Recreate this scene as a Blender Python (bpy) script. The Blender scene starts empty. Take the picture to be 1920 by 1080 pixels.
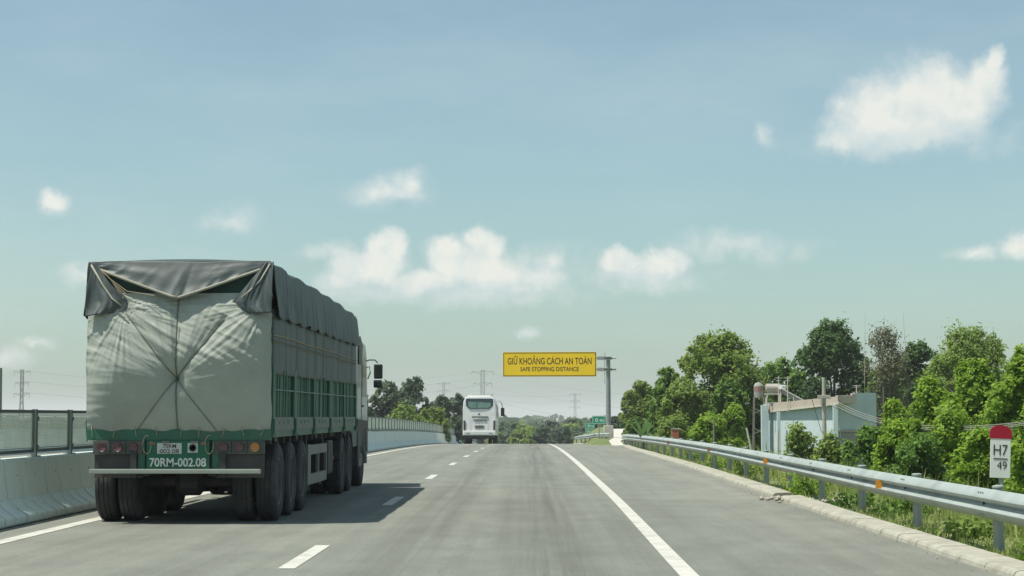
import bpy, math, random
import numpy as np
from mathutils import Vector, Matrix, noise as mnoise

sc = bpy.context.scene
COL = sc.collection
R = math.radians
random.seed(7)
rng = np.random.default_rng(7)

# ------------------------------------------------------------------ camera
F_PX, VPX, VPY, CAM_H = 3450.0, 990.0, 780.0, 1.40
cam_d = bpy.data.cameras.new('camera')
cam = bpy.data.objects.new('camera', cam_d)
COL.objects.link(cam)
sc.camera = cam
cam_d.sensor_width = 36.0
cam_d.lens = 36.0 * F_PX / 1920.0
cam_d.clip_start, cam_d.clip_end = 0.1, 40000.0
PITCH = math.atan((VPY - 540.0) / F_PX)
YAW = math.atan((VPX - 960.0) / F_PX)
cam.location = (0, 0, CAM_H)
cam.rotation_euler = (R(90) + PITCH, 0, YAW)

# ------------------------------------------------------------------ light, sky
SUN_DIR = Vector((-0.40, -0.16, 1.0)).normalized()          # towards the sun
sun_el = math.asin(SUN_DIR.z)
sun_az = math.atan2(SUN_DIR.x, SUN_DIR.y)                    # clockwise from +Y
sd = bpy.data.lights.new('sun', 'SUN')
sd.energy, sd.angle, sd.color = 4.4, R(0.53), (1.0, 0.955, 0.86)
so = bpy.data.objects.new('sun', sd)
so.rotation_euler = SUN_DIR.to_track_quat('Z', 'Y').to_euler()
so.location = (-30, -10, 60)
COL.objects.link(so)
sc.view_settings.view_transform = 'Standard'
sc.view_settings.look = 'None'
sc.view_settings.gamma = 1.0
sc.view_settings.use_curve_mapping = False
sc.view_settings.exposure = 0.35
SKY_STRENGTH = 0.106
sc.cycles.volume_bounces = 1
sc.cycles.max_bounces = 8
sc.cycles.transparent_max_bounces = 16
sc.cycles.use_denoising = True
HAZE_DENSITY = 0.00026


def pix_azel(px, py):
    v = Vector(((px - 960.0) / F_PX, (540.0 - py) / F_PX, -1.0))
    w = (Matrix.Rotation(YAW, 3, 'Z') @ Matrix.Rotation(R(90) + PITCH, 3, 'X')) @ v
    w.normalize()
    return math.atan2(w.x, w.y), math.asin(w.z)


def build_world():
    w = bpy.data.worlds.new('World')
    sc.world = w
    w.use_nodes = True
    nt = w.node_tree
    nt.nodes.clear()
    N, L = nt.nodes, nt.links

    def node(t, **kw):
        n = N.new(t)
        for k, v in kw.items():
            setattr(n, k, v)
        return n

    def plug(sock, v):
        if isinstance(v, bpy.types.NodeSocket):
            L.new(v, sock)
        else:
            sock.default_value = v

    def math_(op, a, b=None, c=None, clamp=False):
        n = node('ShaderNodeMath', operation=op, use_clamp=clamp)
        for i, v in enumerate((a, b, c)):
            if v is not None:
                plug(n.inputs[i], v)
        return n.outputs[0]

    def vmath(op, a, b=None, scale=None):
        n = node('ShaderNodeVectorMath', operation=op)
        plug(n.inputs[0], a)
        if b is not None:
            plug(n.inputs[1], b)
        if scale is not None:
            plug(n.inputs[3], scale)
        return n.outputs['Value'] if op in ('LENGTH', 'DOT_PRODUCT') else n.outputs[0]

    def noise(vec, scale, detail=6.0, rough=0.55, lac=2.0):
        n = node('ShaderNodeTexNoise')
        plug(n.inputs['Vector'], vec)
        n.inputs['Scale'].default_value = scale
        n.inputs['Detail'].default_value = detail
        n.inputs['Roughness'].default_value = rough
        n.inputs['Lacunarity'].default_value = lac
        return n

    def smooth(v, lo, hi, to0=0.0, to1=1.0):
        n = node('ShaderNodeMapRange', interpolation_type='SMOOTHSTEP')
        plug(n.inputs['Value'], v)
        for k, x in (('From Min', lo), ('From Max', hi), ('To Min', to0), ('To Max', to1)):
            n.inputs[k].default_value = x
        return n.outputs[0]

    def mix(f, a, b, blend='MIX'):
        n = node('ShaderNodeMix', data_type='RGBA', blend_type=blend)
        plug(n.inputs[0], f)
        plug(n.inputs[6], a)
        plug(n.inputs[7], b)
        return n.outputs[2]

    sky = node('ShaderNodeTexSky', sky_type='NISHITA')
    sky.sun_disc = False
    sky.sun_elevation = sun_el
    sky.sun_rotation = sun_az
    sky.altitude = 10.0
    sky.air_density = 1.0
    sky.dust_density = 1.2
    sky.ozone_density = 1.6
    tint = mix(1.0, sky.outputs[0], (0.70, 0.94, 0.855, 1.0), 'MULTIPLY')
    hsv = node('ShaderNodeHueSaturation')
    hsv.inputs['Saturation'].default_value = 0.80
    hsv.inputs['Value'].default_value = 1.0
    L.new(tint, hsv.inputs['Color'])
    skycol = hsv.outputs[0]

    tc = node('ShaderNodeTexCoord').outputs['Generated']
    dirn = vmath('NORMALIZE', tc)
    # puffy distortion of the direction before it is compared with the cloud cores
    wob = noise(dirn, 26.0, 5.0, 0.62)
    wobv = vmath('SCALE', vmath('SUBTRACT', wob.outputs['Color'], (0.5, 0.5, 0.5)), scale=0.020)
    wob2 = noise(dirn, 95.0, 4.0, 0.6)
    wobv2 = vmath('SCALE', vmath('SUBTRACT', wob2.outputs['Color'], (0.5, 0.5, 0.5)), scale=0.0075)
    dd = vmath('ADD', vmath('ADD', dirn, wobv), wobv2)
    sx = node('ShaderNodeSeparateXYZ')
    L.new(dd, sx.inputs[0])
    az = math_('ARCTAN2', sx.outputs[0], sx.outputs[1])
    el = math_('ARCSINE', sx.outputs[2])
    cb = node('ShaderNodeCombineXYZ')
    L.new(az, cb.inputs[0])
    L.new(el, cb.inputs[1])
    ae = cb.outputs[0]

    # cloud cores: picture position, half sizes and weight; every one a direction in the sky
    blobs = []

    def b(px, py, rx, ry, k=1.0):
        a, e = pix_azel(px, py)
        blobs.append((a, e, 1.12 * rx / F_PX, 1.12 * ry / F_PX, k))

    # large bright cumulus high on the right
    b(1600, 245, 78, 42); b(1660, 205, 95, 66); b(1735, 185, 85, 80); b(1800, 200, 75, 70)
    b(1848, 150, 42, 55); b(1862, 112, 26, 32); b(1725, 245, 130, 42); b(1575, 190, 26, 16, .36)
    b(1441, 258, 14, 26, .34)
    # bank of cumulus over the road
    b(690, 500, 75, 45, 1.2); b(722, 466, 42, 36, 1.2); b(650, 525, 55, 28, .8); b(835, 480, 50, 42, 1.1)
    b(910, 462, 42, 38, 1.2); b(885, 500, 85, 42, 1.2); b(925, 520, 75, 34, 1.1); b(800, 530, 130, 26, .75)
    b(1010, 520, 75, 34, .7); b(1043, 490, 30, 24, .6); b(960, 540, 110, 22, .6)
    b(1165, 490, 40, 30, 1.15); b(1235, 495, 58, 36, 1.15); b(1205, 512, 85, 20, .85)
    # thin skirts under the cumulus
    b(1700, 262, 190, 34, .38); b(700, 545, 130, 26, .40); b(900, 552, 190, 24, .42); b(1210, 525, 120, 20, .40); b(1010, 500, 90, 40, .35)
    # small scraps
    b(98, 385, 32, 24, .7); b(725, 362, 80, 28, .46); b(765, 348, 42, 30, .46); b(437, 418, 50, 24, .30)
    b(988, 630, 28, 13, .55); b(1835, 468, 55, 18, .5); b(1912, 455, 40, 26, .65); b(75, 640, 40, 12, .4)
    b(20, 670, 45, 20, .4); b(1380, 468, 130, 28, .30); b(150, 512, 45, 22, .45); b(640, 470, 70, 20, .35)
    def cores(vec, blobs=blobs):
        field = None
        for (a, e, ra, re, k) in blobs:
            d = vmath('SUBTRACT', vec, (a, e, 0))
            d = vmath('MULTIPLY', d, (1 / ra, 1 / re, 0))
            f = math_('MULTIPLY_ADD', vmath('LENGTH', d), -k, k)
            field = f if field is None else math_('SMOOTH_MAX', field, f, 0.16)
        return field

    field = cores(ae)
    # the same fair-weather cumulus goes on all round the sky, outside the stretch drawn core by core above
    a_c, e_c = pix_azel(960, 430)
    fwd = Vector((math.sin(a_c) * math.cos(e_c), math.cos(a_c) * math.cos(e_c), math.sin(e_c)))
    away = smooth(vmath('DOT_PRODUCT', dirn, tuple(fwd)), math.cos(R(26)), math.cos(R(19)), 1.0, 0.0)
    sz = node('ShaderNodeSeparateXYZ')
    L.new(dirn, sz.inputs[0])
    lowsky = math_('MULTIPLY', smooth(sz.outputs[2], 0.03, 0.10), smooth(sz.outputs[2], 0.20, 0.42, 1.0, 0.0))
    cum = noise(vmath('MULTIPLY', dd, (1.0, 1.0, 2.6)), 7.0, 2.0, 0.5)
    cumf = smooth(cum.outputs[0], 0.58, 0.74, -0.4, 0.7)
    gate = math_('MULTIPLY', away, lowsky)
    field = math_('MAXIMUM', field, math_('MULTIPLY_ADD', gate, math_('ADD', cumf, 0.5), -0.5))
    n1 = noise(vmath('ADD', dirn, wobv2), 60.0, 6.0, 0.55)
    n2 = noise(vmath('ADD', vmath('ADD', dirn, wobv2), (-0.004, 0, 0.011)), 60.0, 6.0, 0.55)
    dens = math_('MULTIPLY_ADD', math_('SUBTRACT', n1.outputs[0], 0.5), 0.52, field)
    alpha = smooth(dens, -0.12, 0.56)
    relief = math_('SUBTRACT', n1.outputs[0], n2.outputs[0])
    under = []
    for (px, py, rx, ry) in ((1690, 268, 170, 42), (1810, 245, 90, 36), (700, 545, 120, 30), (890, 548, 180, 32), (1205, 520, 100, 20), (725, 385, 80, 16), (98, 402, 34, 12)):
        a, e = pix_azel(px, py)
        under.append((a, e, rx / F_PX, ry / F_PX, 1.0))
    shade = smooth(cores(ae, under), 0.0, 0.75, 0.0, 0.62)
    lit = math_('MULTIPLY_ADD', relief, 1.9, math_('MULTIPLY_ADD', smooth(dens, 0.0, 0.8), 0.44, 0.44), clamp=True)
    lit = math_('MULTIPLY', lit, math_('SUBTRACT', 1.0, shade))
    cloud = mix(lit, (4.5, 5.3, 5.45, 1), (6.75, 6.75, 6.2, 1))
    # thin high veil, everywhere
    veil_n = noise(vmath('MULTIPLY', dirn, (1.0, 1.0, 3.5)), 2.6, 6.0, 0.6)
    veil = smooth(veil_n.outputs[0], 0.42, 0.85, 0.0, 0.28)
    base = mix(veil, skycol, (5.6, 6.2, 6.1, 1))
    out = mix(math_('MULTIPLY', alpha, 0.88), base, cloud)
    bg = node('ShaderNodeBackground')
    L.new(out, bg.inputs[0])
    bg.inputs[1].default_value = SKY_STRENGTH
    wo = node('ShaderNodeOutputWorld')
    L.new(bg.outputs[0], wo.inputs[0])
    w.cycles.sampling_method = 'MANUAL'
    w.cycles.sample_map_resolution = 512


build_world()

# ------------------------------------------------------------------ helpers
def P(px, py, d):
    """A point d metres ahead that the photograph shows at (px, py)."""
    return Vector(((px - VPX) * d / F_PX, d, CAM_H - (py - VPY) * d / F_PX))


def tag(o, label=None, cat=None, group=None, kind=None):
    for k, v in (('label', label), ('category', cat), ('group', group), ('kind', kind)):
        if v:
            o[k] = v
    return o


def empty(name, loc=(0, 0, 0), rz=0.0):
    o = bpy.data.objects.new(name, None)
    o.empty_display_size = 0.3
    COL.objects.link(o)
    o.location = loc
    o.rotation_euler = (0, 0, rz)
    return o


def link(name, me, parent=None, loc=None, rot=None):
    o = bpy.data.objects.new(name, me)
    COL.objects.link(o)
    if parent is not None:
        o.parent = parent
    if loc is not None:
        o.location = loc
    if rot is not None:
        o.rotation_euler = rot
    return o


def children(o):
    return [c for c in bpy.data.objects if c.parent == o]


def copy_tree(o, parent=None):
    kids = [c for c in o.children]
    c = o.copy()
    COL.objects.link(c)
    c.parent = parent
    for k in kids:
        copy_tree(k, c)
    return c


class MB:
    def __init__(s):
        s.v, s.f = [], []

    def add(s, vs, fs):
        n = len(s.v)
        s.v.extend([tuple(v) for v in vs])
        s.f.extend([tuple(i + n for i in f) for f in fs])
        return s

    def box(s, x0, x1, y0, y1, z0, z1, ch=0.0):
        if ch > 0:
            return s.cbox(x0, x1, y0, y1, z0, z1, ch)
        vs = [(x, y, z) for z in (z0, z1) for y in (y0, y1) for x in (x0, x1)]
        return s.add(vs, [(0, 2, 3, 1), (4, 5, 7, 6), (0, 1, 5, 4), (2, 6, 7, 3), (0, 4, 6, 2), (1, 3, 7, 5)])

    def cbox(s, x0, x1, y0, y1, z0, z1, c):
        """box with chamfered edges"""
        c = min(c, (x1 - x0) * .45, (y1 - y0) * .45, (z1 - z0) * .45)
        def ring(i, z):
            return [(x0 + i + 0, y0 + c, z), (x0 + c, y0 + i, z), (x1 - c, y0 + i, z), (x1 - i, y0 + c, z),
                    (x1 - i, y1 - c, z), (x1 - c, y1 - i, z), (x0 + c, y1 - i, z), (x0 + i, y1 - c, z)]
        def inner(z):
            return [(x0 + c, y0 + c, z), (x0 + c, y0 + c, z), (x1 - c, y0 + c, z), (x1 - c, y0 + c, z),
                    (x1 - c, y1 - c, z), (x1 - c, y1 - c, z), (x0 + c, y1 - c, z), (x0 + c, y1 - c, z)]
        def outer(z):
            return ring(0, z)
        k = c * 0.3
        def mid(z):
            return [(x0 + k, y0 + c, z), (x0 + c, y0 + k, z), (x1 - c, y0 + k, z), (x1 - k, y0 + c, z),
                    (x1 - k, y1 - c, z), (x1 - c, y1 - k, z), (x0 + c, y1 - k, z), (x0 + k, y1 - c, z)]
        rings = [mid(z0), outer(z0 + c), outer(z1 - c), mid(z1)]
        vs = [p for r in rings for p in r]
        fs = []
        for r in range(3):
            for i in range(8):
                j = (i + 1) % 8
                fs.append((r * 8 + i, r * 8 + j, r * 8 + 8 + j, r * 8 + 8 + i))
        fs.append(tuple(range(7, -1, -1)))
        fs.append(tuple(range(24, 32)))
        return s.add(vs, fs)

    def prism(s, poly, axis, a0, a1):
        """polygon extruded along an axis; poly is 2D in the other two axes"""
        def mk(p, a):
            return {'x': (a, p[0], p[1]), 'y': (p[0], a, p[1]), 'z': (p[0], p[1], a)}[axis]
        n = len(poly)
        vs = [mk(p, a0) for p in poly] + [mk(p, a1) for p in poly]
        fs = [(i, (i + 1) % n, n + (i + 1) % n, n + i) for i in range(n)]
        fs += [tuple(range(n - 1, -1, -1)), tuple(range(n, 2 * n))]
        return s.add(vs, fs)

    def cyl(s, a, b, r0, r1=None, n=12, cap=True):
        r1 = r0 if r1 is None else r1
        a, b = Vector(a), Vector(b)
        q = (b - a).to_track_quat('Z', 'Y')
        vs = []
        for c, r in ((a, r0), (b, r1)):
            for i in range(n):
                t = 2 * math.pi * i / n
                vs.append(c + q @ Vector((r * math.cos(t), r * math.sin(t), 0)))
        fs = [(i, (i + 1) % n, n + (i + 1) % n, n + i) for i in range(n)]
        if cap:
            fs += [tuple(range(n - 1, -1, -1)), tuple(range(n, 2 * n))]
        return s.add(vs, fs)

    def tube(s, pts, rad, n=6):
        pts = [Vector(p) for p in pts]
        m = len(pts)
        rads = rad if hasattr(rad, '__len__') else [rad] * m
        vs = []
        for i, p in enumerate(pts):
            t = pts[min(i + 1, m - 1)] - pts[max(i - 1, 0)]
            q = t.to_track_quat('Z', 'Y')
            for k in range(n):
                an = 2 * math.pi * k / n
                vs.append(p + q @ Vector((rads[i] * math.cos(an), rads[i] * math.sin(an), 0)))
        fs = []
        for i in range(m - 1):
            for k in range(n):
                l = (k + 1) % n
                fs.append((i * n + k, i * n + l, i * n + n + l, i * n + n + k))
        fs += [tuple(range(n - 1, -1, -1)), tuple(range((m - 1) * n, m * n))]
        return s.add(vs, fs)

    def lathe(s, prof, axis='x', n=32, c=(0, 0, 0)):
        """prof: list of (axial, radius)"""
        vs = []
        for (a, r) in prof:
            for i in range(n):
                t = 2 * math.pi * i / n
                u, v = r * math.cos(t), r * math.sin(t)
                p = {'x': (a, u, v), 'y': (u, a, v), 'z': (u, v, a)}[axis]
                vs.append((p[0] + c[0], p[1] + c[1], p[2] + c[2]))
        fs = []
        m = len(prof)
        for i in range(m - 1):
            for k in range(n):
                l = (k + 1) % n
                fs.append((i * n + k, i * n + l, i * n + n + l, i * n + n + k))
        if prof[0][1] > 1e-6:
            fs.append(tuple(range(n - 1, -1, -1)))
        if prof[-1][1] > 1e-6:
            fs.append(tuple(range((m - 1) * n, m * n)))
        return s.add(vs, fs)

    def grid(s, fn, nu, nv, thick=None):
        vs = [fn(i / nu, j / nv) for j in range(nv + 1) for i in range(nu + 1)]
        w = nu + 1
        fs = [(j * w + i, j * w + i + 1, j * w + w + i + 1, j * w + w + i) for j in range(nv) for i in range(nu)]
        return s.add(vs, fs)

    def mesh(s, name, mat, smooth=False, auto=None):
        me = bpy.data.meshes.new(name)
        me.from_pydata(s.v, [], s.f)
        me.update()
        import bmesh
        bm = bmesh.new()
        bm.from_mesh(me)
        bmesh.ops.recalc_face_normals(bm, faces=bm.faces)
        bm.to_mesh(me)
        bm.free()
        if mat is not None:
            me.materials.append(mat)
        if smooth:
            me.polygons.foreach_set('use_smooth', [True] * len(me.polygons))
            if auto:
                me.set_sharp_from_angle(angle=R(auto))
        return me

    def build(s, name, mat, parent=None, smooth=False, auto=None, loc=None, rot=None):
        return link(name, s.mesh(name, mat, smooth, auto), parent, loc, rot)


def solidify(o, t, offset=0.0):
    m = o.modifiers.new('solid', 'SOLIDIFY')
    m.thickness = t
    m.offset = offset
    return o


def np_mesh(name, verts, faces, mat, smooth=False):
    """verts (n,3), faces (m,k) all of the same size"""
    me = bpy.data.meshes.new(name)
    m, k = faces.shape
    me.vertices.add(len(verts))
    me.vertices.foreach_set('co', np.ascontiguousarray(verts, dtype=np.float32).ravel())
    me.loops.add(m * k)
    me.loops.foreach_set('vertex_index', np.ascontiguousarray(faces, dtype=np.int32).ravel())
    me.polygons.add(m)
    me.polygons.foreach_set('loop_start', np.arange(0, m * k, k, dtype=np.int32))
    me.polygons.foreach_set('loop_total', np.full(m, k, dtype=np.int32))
    if smooth:
        me.polygons.foreach_set('use_smooth', np.ones(m, dtype=bool))
    me.materials.append(mat)
    me.update(calc_edges=True)
    return me


# ------------------------------------------------------------------ materials
MATS = {}


def mat(name, col, rough=0.6, metal=0.0, var=0.12, scale=2.0, bump=0.0, bscale=40.0, spec=0.4,
        dirt=None, dirt_amt=0.5, dirt_scale=1.2, stretch=(1, 1, 1), coat=0.0, coords='Object'):
    m = bpy.data.materials.new(name)
    MATS[name] = m
    m.use_nodes = True
    nt = m.node_tree
    N, L = nt.nodes, nt.links
    bs = N['Principled BSDF']
    tcn = N.new('ShaderNodeTexCoord')
    mp = N.new('ShaderNodeMapping')
    mp.inputs['Scale'].default_value = stretch
    L.new(tcn.outputs[coords], mp.inputs[0])
    nz = N.new('ShaderNodeTexNoise')
    nz.inputs['Scale'].default_value = scale
    nz.inputs['Detail'].default_value = 7
    nz.inputs['Roughness'].default_value = 0.62
    L.new(mp.outputs[0], nz.inputs['Vector'])
    mx = N.new('ShaderNodeMix')
    mx.data_type = 'RGBA'
    mr = N.new('ShaderNodeMapRange')
    mr.inputs['From Min'].default_value = 0.3
    mr.inputs['From Max'].default_value = 0.7
    L.new(nz.outputs[0], mr.inputs[0])
    L.new(mr.outputs[0], mx.inputs[0])
    mx.inputs[6].default_value = tuple(c * (1 - var) for c in col) + (1,)
    mx.inputs[7].default_value = tuple(min(1, c * (1 + var)) for c in col) + (1,)
    out = mx.outputs[2]
    if dirt:
        nd = N.new('ShaderNodeTexNoise')
        nd.inputs['Scale'].default_value = dirt_scale
        nd.inputs['Detail'].default_value = 8
        nd.inputs['Roughness'].default_value = 0.7
        L.new(mp.outputs[0], nd.inputs['Vector'])
        r2 = N.new('ShaderNodeMapRange')
        r2.interpolation_type = 'SMOOTHSTEP'
        r2.inputs['From Min'].default_value = 0.45
        r2.inputs['From Max'].default_value = 0.75
        r2.inputs['To Max'].default_value = dirt_amt
        L.new(nd.outputs[0], r2.inputs[0])
        m2 = N.new('ShaderNodeMix')
        m2.data_type = 'RGBA'
        L.new(r2.outputs[0], m2.inputs[0])
        L.new(out, m2.inputs[6])
        m2.inputs[7].default_value = tuple(dirt) + (1,)
        out = m2.outputs[2]
    L.new(out, bs.inputs['Base Color'])
    bs.inputs['Roughness'].default_value = rough
    bs.inputs['Metallic'].default_value = metal
    bs.inputs['Specular IOR Level'].default_value = spec
    bs.inputs['Coat Weight'].default_value = coat
    if bump:
        nb = N.new('ShaderNodeTexNoise')
        nb.inputs['Scale'].default_value = bscale
        nb.inputs['Detail'].default_value = 4
        L.new(mp.outputs[0], nb.inputs['Vector'])
        bp = N.new('ShaderNodeBump')
        bp.inputs['Strength'].default_value = bump
        bp.inputs['Distance'].default_value = 0.02
        L.new(nb.outputs[0], bp.inputs['Height'])
        L.new(bp.outputs[0], bs.inputs['Normal'])
    return m


def leaf_mat(name, dark, light, trans=0.35, rough=0.55, spec=0.35):
    m = bpy.data.materials.new(name)
    MATS[name] = m
    m.use_nodes = True
    nt = m.node_tree
    N, L = nt.nodes, nt.links
    bs = N['Principled BSDF']
    geo = N.new('ShaderNodeNewGeometry')
    tcn = N.new('ShaderNodeTexCoord')
    nz = N.new('ShaderNodeTexNoise')
    nz.inputs['Scale'].default_value = 0.9
    nz.inputs['Detail'].default_value = 3
    L.new(tcn.outputs['Object'], nz.inputs['Vector'])
    a = N.new('ShaderNodeMath')
    a.operation = 'MULTIPLY_ADD'
    L.new(geo.outputs['Random Per Island'], a.inputs[0])
    a.inputs[1].default_value = 0.55
    s = N.new('ShaderNodeMapRange')
    s.inputs['From Min'].default_value = 0.3
    s.inputs['From Max'].default_value = 0.7
    s.inputs['To Max'].default_value = 0.5
    L.new(nz.outputs[0], s.inputs[0])
    L.new(s.outputs[0], a.inputs[2])
    mx = N.new('ShaderNodeMix')
    mx.data_type = 'RGBA'
    L.new(a.outputs[0], mx.inputs[0])
    mx.inputs[6].default_value = tuple(dark) + (1,)
    mx.inputs[7].default_value = tuple(light) + (1,)
    L.new(mx.outputs[2], bs.inputs['Base Color'])
    bs.inputs['Roughness'].default_value = rough
    bs.inputs['Specular IOR Level'].default_value = spec
    tr = N.new('ShaderNodeBsdfTranslucent')
    hs = N.new('ShaderNodeHueSaturation')
    hs.inputs['Value'].default_value = 1.25
    hs.inputs['Hue'].default_value = 0.49
    L.new(mx.outputs[2], hs.inputs['Color'])
    L.new(hs.outputs[0], tr.inputs[0])
    ms = N.new('ShaderNodeMixShader')
    ms.inputs[0].default_value = trans
    L.new(bs.outputs[0], ms.inputs[1])
    L.new(tr.outputs[0], ms.inputs[2])
    L.new(ms.outputs[0], N['Material Output'].inputs[0])
    return m


def glass_mat(name, col, rough=0.06):
    return mat(name, col, rough=rough, var=0.05, spec=0.8)


def road_mat():
    m = bpy.data.materials.new('asphalt')
    m.use_nodes = True
    nt = m.node_tree
    N, L = nt.nodes, nt.links
    bs = N['Principled BSDF']
    geo = N.new('ShaderNodeNewGeometry')
    sep = N.new('ShaderNodeSeparateXYZ')
    L.new(geo.outputs['Position'], sep.inputs[0])

    def mth(op, a, b=None, c=None, clamp=False):
        n = N.new('ShaderNodeMath')
        n.operation = op
        n.use_clamp = clamp
        for i, v in enumerate((a, b, c)):
            if v is None:
                continue
            if isinstance(v, bpy.types.NodeSocket):
                L.new(v, n.inputs[i])
            else:
                n.inputs[i].default_value = v
        return n.outputs[0]

    def nse(sc3, scale, det=6, rough=.6):
        mp = N.new('ShaderNodeMapping')
        mp.inputs['Scale'].default_value = sc3
        L.new(geo.outputs['Position'], mp.inputs[0])
        n = N.new('ShaderNodeTexNoise')
        n.inputs['Scale'].default_value = scale
        n.inputs['Detail'].default_value = det
        n.inputs['Roughness'].default_value = rough
        L.new(mp.outputs[0], n.inputs[0])
        return n.outputs[0]

    def mr(v, a, b, c=0., d=1., smooth=True):
        n = N.new('ShaderNodeMapRange')
        if smooth:
            n.interpolation_type = 'SMOOTHSTEP'
        L.new(v, n.inputs[0])
        for k, x in zip(('From Min', 'From Max', 'To Min', 'To Max'), (a, b, c, d)):
            n.inputs[k].default_value = x
        return n.outputs[0]

    fine = nse((1, 1, 1), 55, 3, .7)
    mid = nse((1, .5, 1), 1.3, 6, .65)
    big = nse((.4, .1, 1), 1.0, 4, .55)
    streak = nse((2.4, .035, 1), 1.6, 5, .6)
    tan_n = nse((6.5, .05, 1), 1.0, 4, .7)
    v = mth('MULTIPLY_ADD', mr(fine, .3, .7), 0.30, 0.85)
    grain = nse((1, 1, 1), 24, 2, .6)
    v = mth('MULTIPLY', v, mr(grain, .3, .7, .91, 1.09))
    v = mth('MULTIPLY', v, mr(mid, .3, .7, .90, 1.08))
    v = mth('MULTIPLY', v, mr(big, .3, .7, .93, 1.06))
    v = mth('MULTIPLY', v, mr(streak, .35, .65, .93, 1.05))
    drip = nse((1, .35, 1), 2.3, 3, .5)
    v = mth('MULTIPLY', v, mr(drip, .68, .76, 1.0, .78))
    speck = nse((1, 1, 1), 14, 2, .5)
    v = mth('MULTIPLY', v, mr(speck, .70, .76, 1.0, .80))
    # rubbered wheel tracks of the two lanes
    X = sep.outputs[0]
    for xc, wd, am in ((-1.30, .42, .20), (0.30, .40, .26), (-4.9, .35, .10), (-3.15, .35, .12), (-0.25, .16, .10)):
        dist = mth('ABSOLUTE', mth('SUBTRACT', X, xc))
        band = mr(dist, wd * .3, wd * 1.5, 1.0, 0.0)
        amt = mth('MULTIPLY', band, mr(tan_n, .32, .68, am * .25, am * 1.15))
        v = mth('MULTIPLY', v, mth('SUBTRACT', 1.0, amt))
    # a newer, slightly darker wearing course this side of a transverse joint in the right lane
    jn = mth('MULTIPLY_ADD', nse((1, 1, 1), .6, 3), .8, 31.0)
    near = mth('LESS_THAN', sep.outputs[1], jn)
    right = mr(X, -1.6, 0.2)
    v = mth('MULTIPLY', v, mth('MULTIPLY_ADD', mth('MULTIPLY', near, right), -.085, 1.0))
    # dusty shoulder towards the kerb
    dust = mth('MULTIPLY', mr(X, 2.0, 4.3), mr(nse((.8, .3, 1), 1.4, 6), .35, .7, .2, 1.))
    # hairline cracks and dark specks
    vo = N.new('ShaderNodeTexVoronoi')
    vo.feature = 'DISTANCE_TO_EDGE'
    vo.inputs['Scale'].default_value = .11
    wmp = N.new('ShaderNodeVectorMath')
    wmp.operation = 'ADD'
    nn = N.new('ShaderNodeTexNoise')
    nn.inputs['Scale'].default_value = .9
    nn.inputs['Detail'].default_value = 6
    L.new(geo.outputs['Position'], nn.inputs[0])
    L.new(geo.outputs['Position'], wmp.inputs[0])
    L.new(nn.outputs['Color'], wmp.inputs[1])
    L.new(wmp.outputs[0], vo.inputs[0])
    crack = mr(vo.outputs['Distance'], .0, .0016, .80, 1., False)
    v = mth('MULTIPLY', v, crack)
    cb = N.new('ShaderNodeMix')
    cb.data_type = 'RGBA'
    L.new(mth('MULTIPLY', dust, .55), cb.inputs[0])
    cb.inputs[6].default_value = (.192, .199, .170, 1)
    cb.inputs[7].default_value = (.235, .230, .188, 1)
    vm = N.new('ShaderNodeVectorMath')
    vm.operation = 'SCALE'
    L.new(cb.outputs[2], vm.inputs[0])
    L.new(v, vm.inputs[3])
    L.new(vm.outputs[0], bs.inputs['Base Color'])
    bs.inputs['Roughness'].default_value = .88
    bs.inputs['Specular IOR Level'].default_value = .3
    bp = N.new('ShaderNodeBump')
    bp.inputs['Strength'].default_value = .35
    bp.inputs['Distance'].default_value = .008
    L.new(nse((1, 1, 1), 90, 3, .7), bp.inputs['Height'])
    L.new(bp.outputs[0], bs.inputs['Normal'])
    return m


ASPHALT = road_mat()
PAINT = mat('road_paint', (.52, .515, .455), .7, var=.10, scale=6, dirt=(.24, .235, .205), dirt_amt=.75, dirt_scale=2.6, bump=.1)
SOIL = mat('grassy_soil', (.135, .170, .065), .95, var=.35, scale=1.3, dirt=(.31, .26, .18), dirt_amt=.8, dirt_scale=.55, bump=.6, bscale=9, spec=.1)
FARLAND = SOIL
KERB = mat('kerb_concrete', (.36, .35, .285), .9, var=.14, scale=4, dirt=(.19, .165, .12), dirt_amt=.8, dirt_scale=2.2, bump=.45, bscale=30)
PALEC = mat('pale_concrete', (.52, .50, .44), .9, var=.12, scale=2, dirt=(.34, .32, .26), dirt_amt=.4, bump=.2)
BARC = mat('barrier_concrete', (.66, .74, .69), .85, var=.07, scale=1.6, dirt=(.44, .48, .43), dirt_amt=.65, dirt_scale=1.8, stretch=(1, 1, .35), bump=.15, bscale=25)
GALV = mat('galvanised_steel', (.37, .415, .385), .5, metal=.15, var=.10, scale=3, dirt=(.25, .27, .25), dirt_amt=.75, dirt_scale=1.1)
GALVP = mat('weathered_post_steel', (.36, .385, .35), .55, metal=.35, var=.15, scale=4, dirt=(.24, .22, .17), dirt_amt=.6, dirt_scale=4)
POSTG = mat('sign_post_steel', (.25, .29, .28), .5, metal=.3, var=.1, scale=2)
FENCE = mat('fence_paint', (.16, .20, .19), .5, metal=.3, var=.10, scale=4)
MESHM = mat('fence_mesh', (.66, .72, .66), .55, metal=.2, var=.08, scale=4)
TARPC = mat('canvas_cream', (.335, .362, .312), .62, var=.10, scale=1.6, dirt=(.24, .26, .215), dirt_amt=.6, dirt_scale=1.1, bump=.12, bscale=60, spec=.35)
TARPD = mat('canvas_grey', (.062, .084, .082), .55, var=.15, scale=1.8, dirt=(.115, .130, .118), dirt_amt=.5, dirt_scale=1.5, bump=.12, bscale=50, spec=.4)
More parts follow.
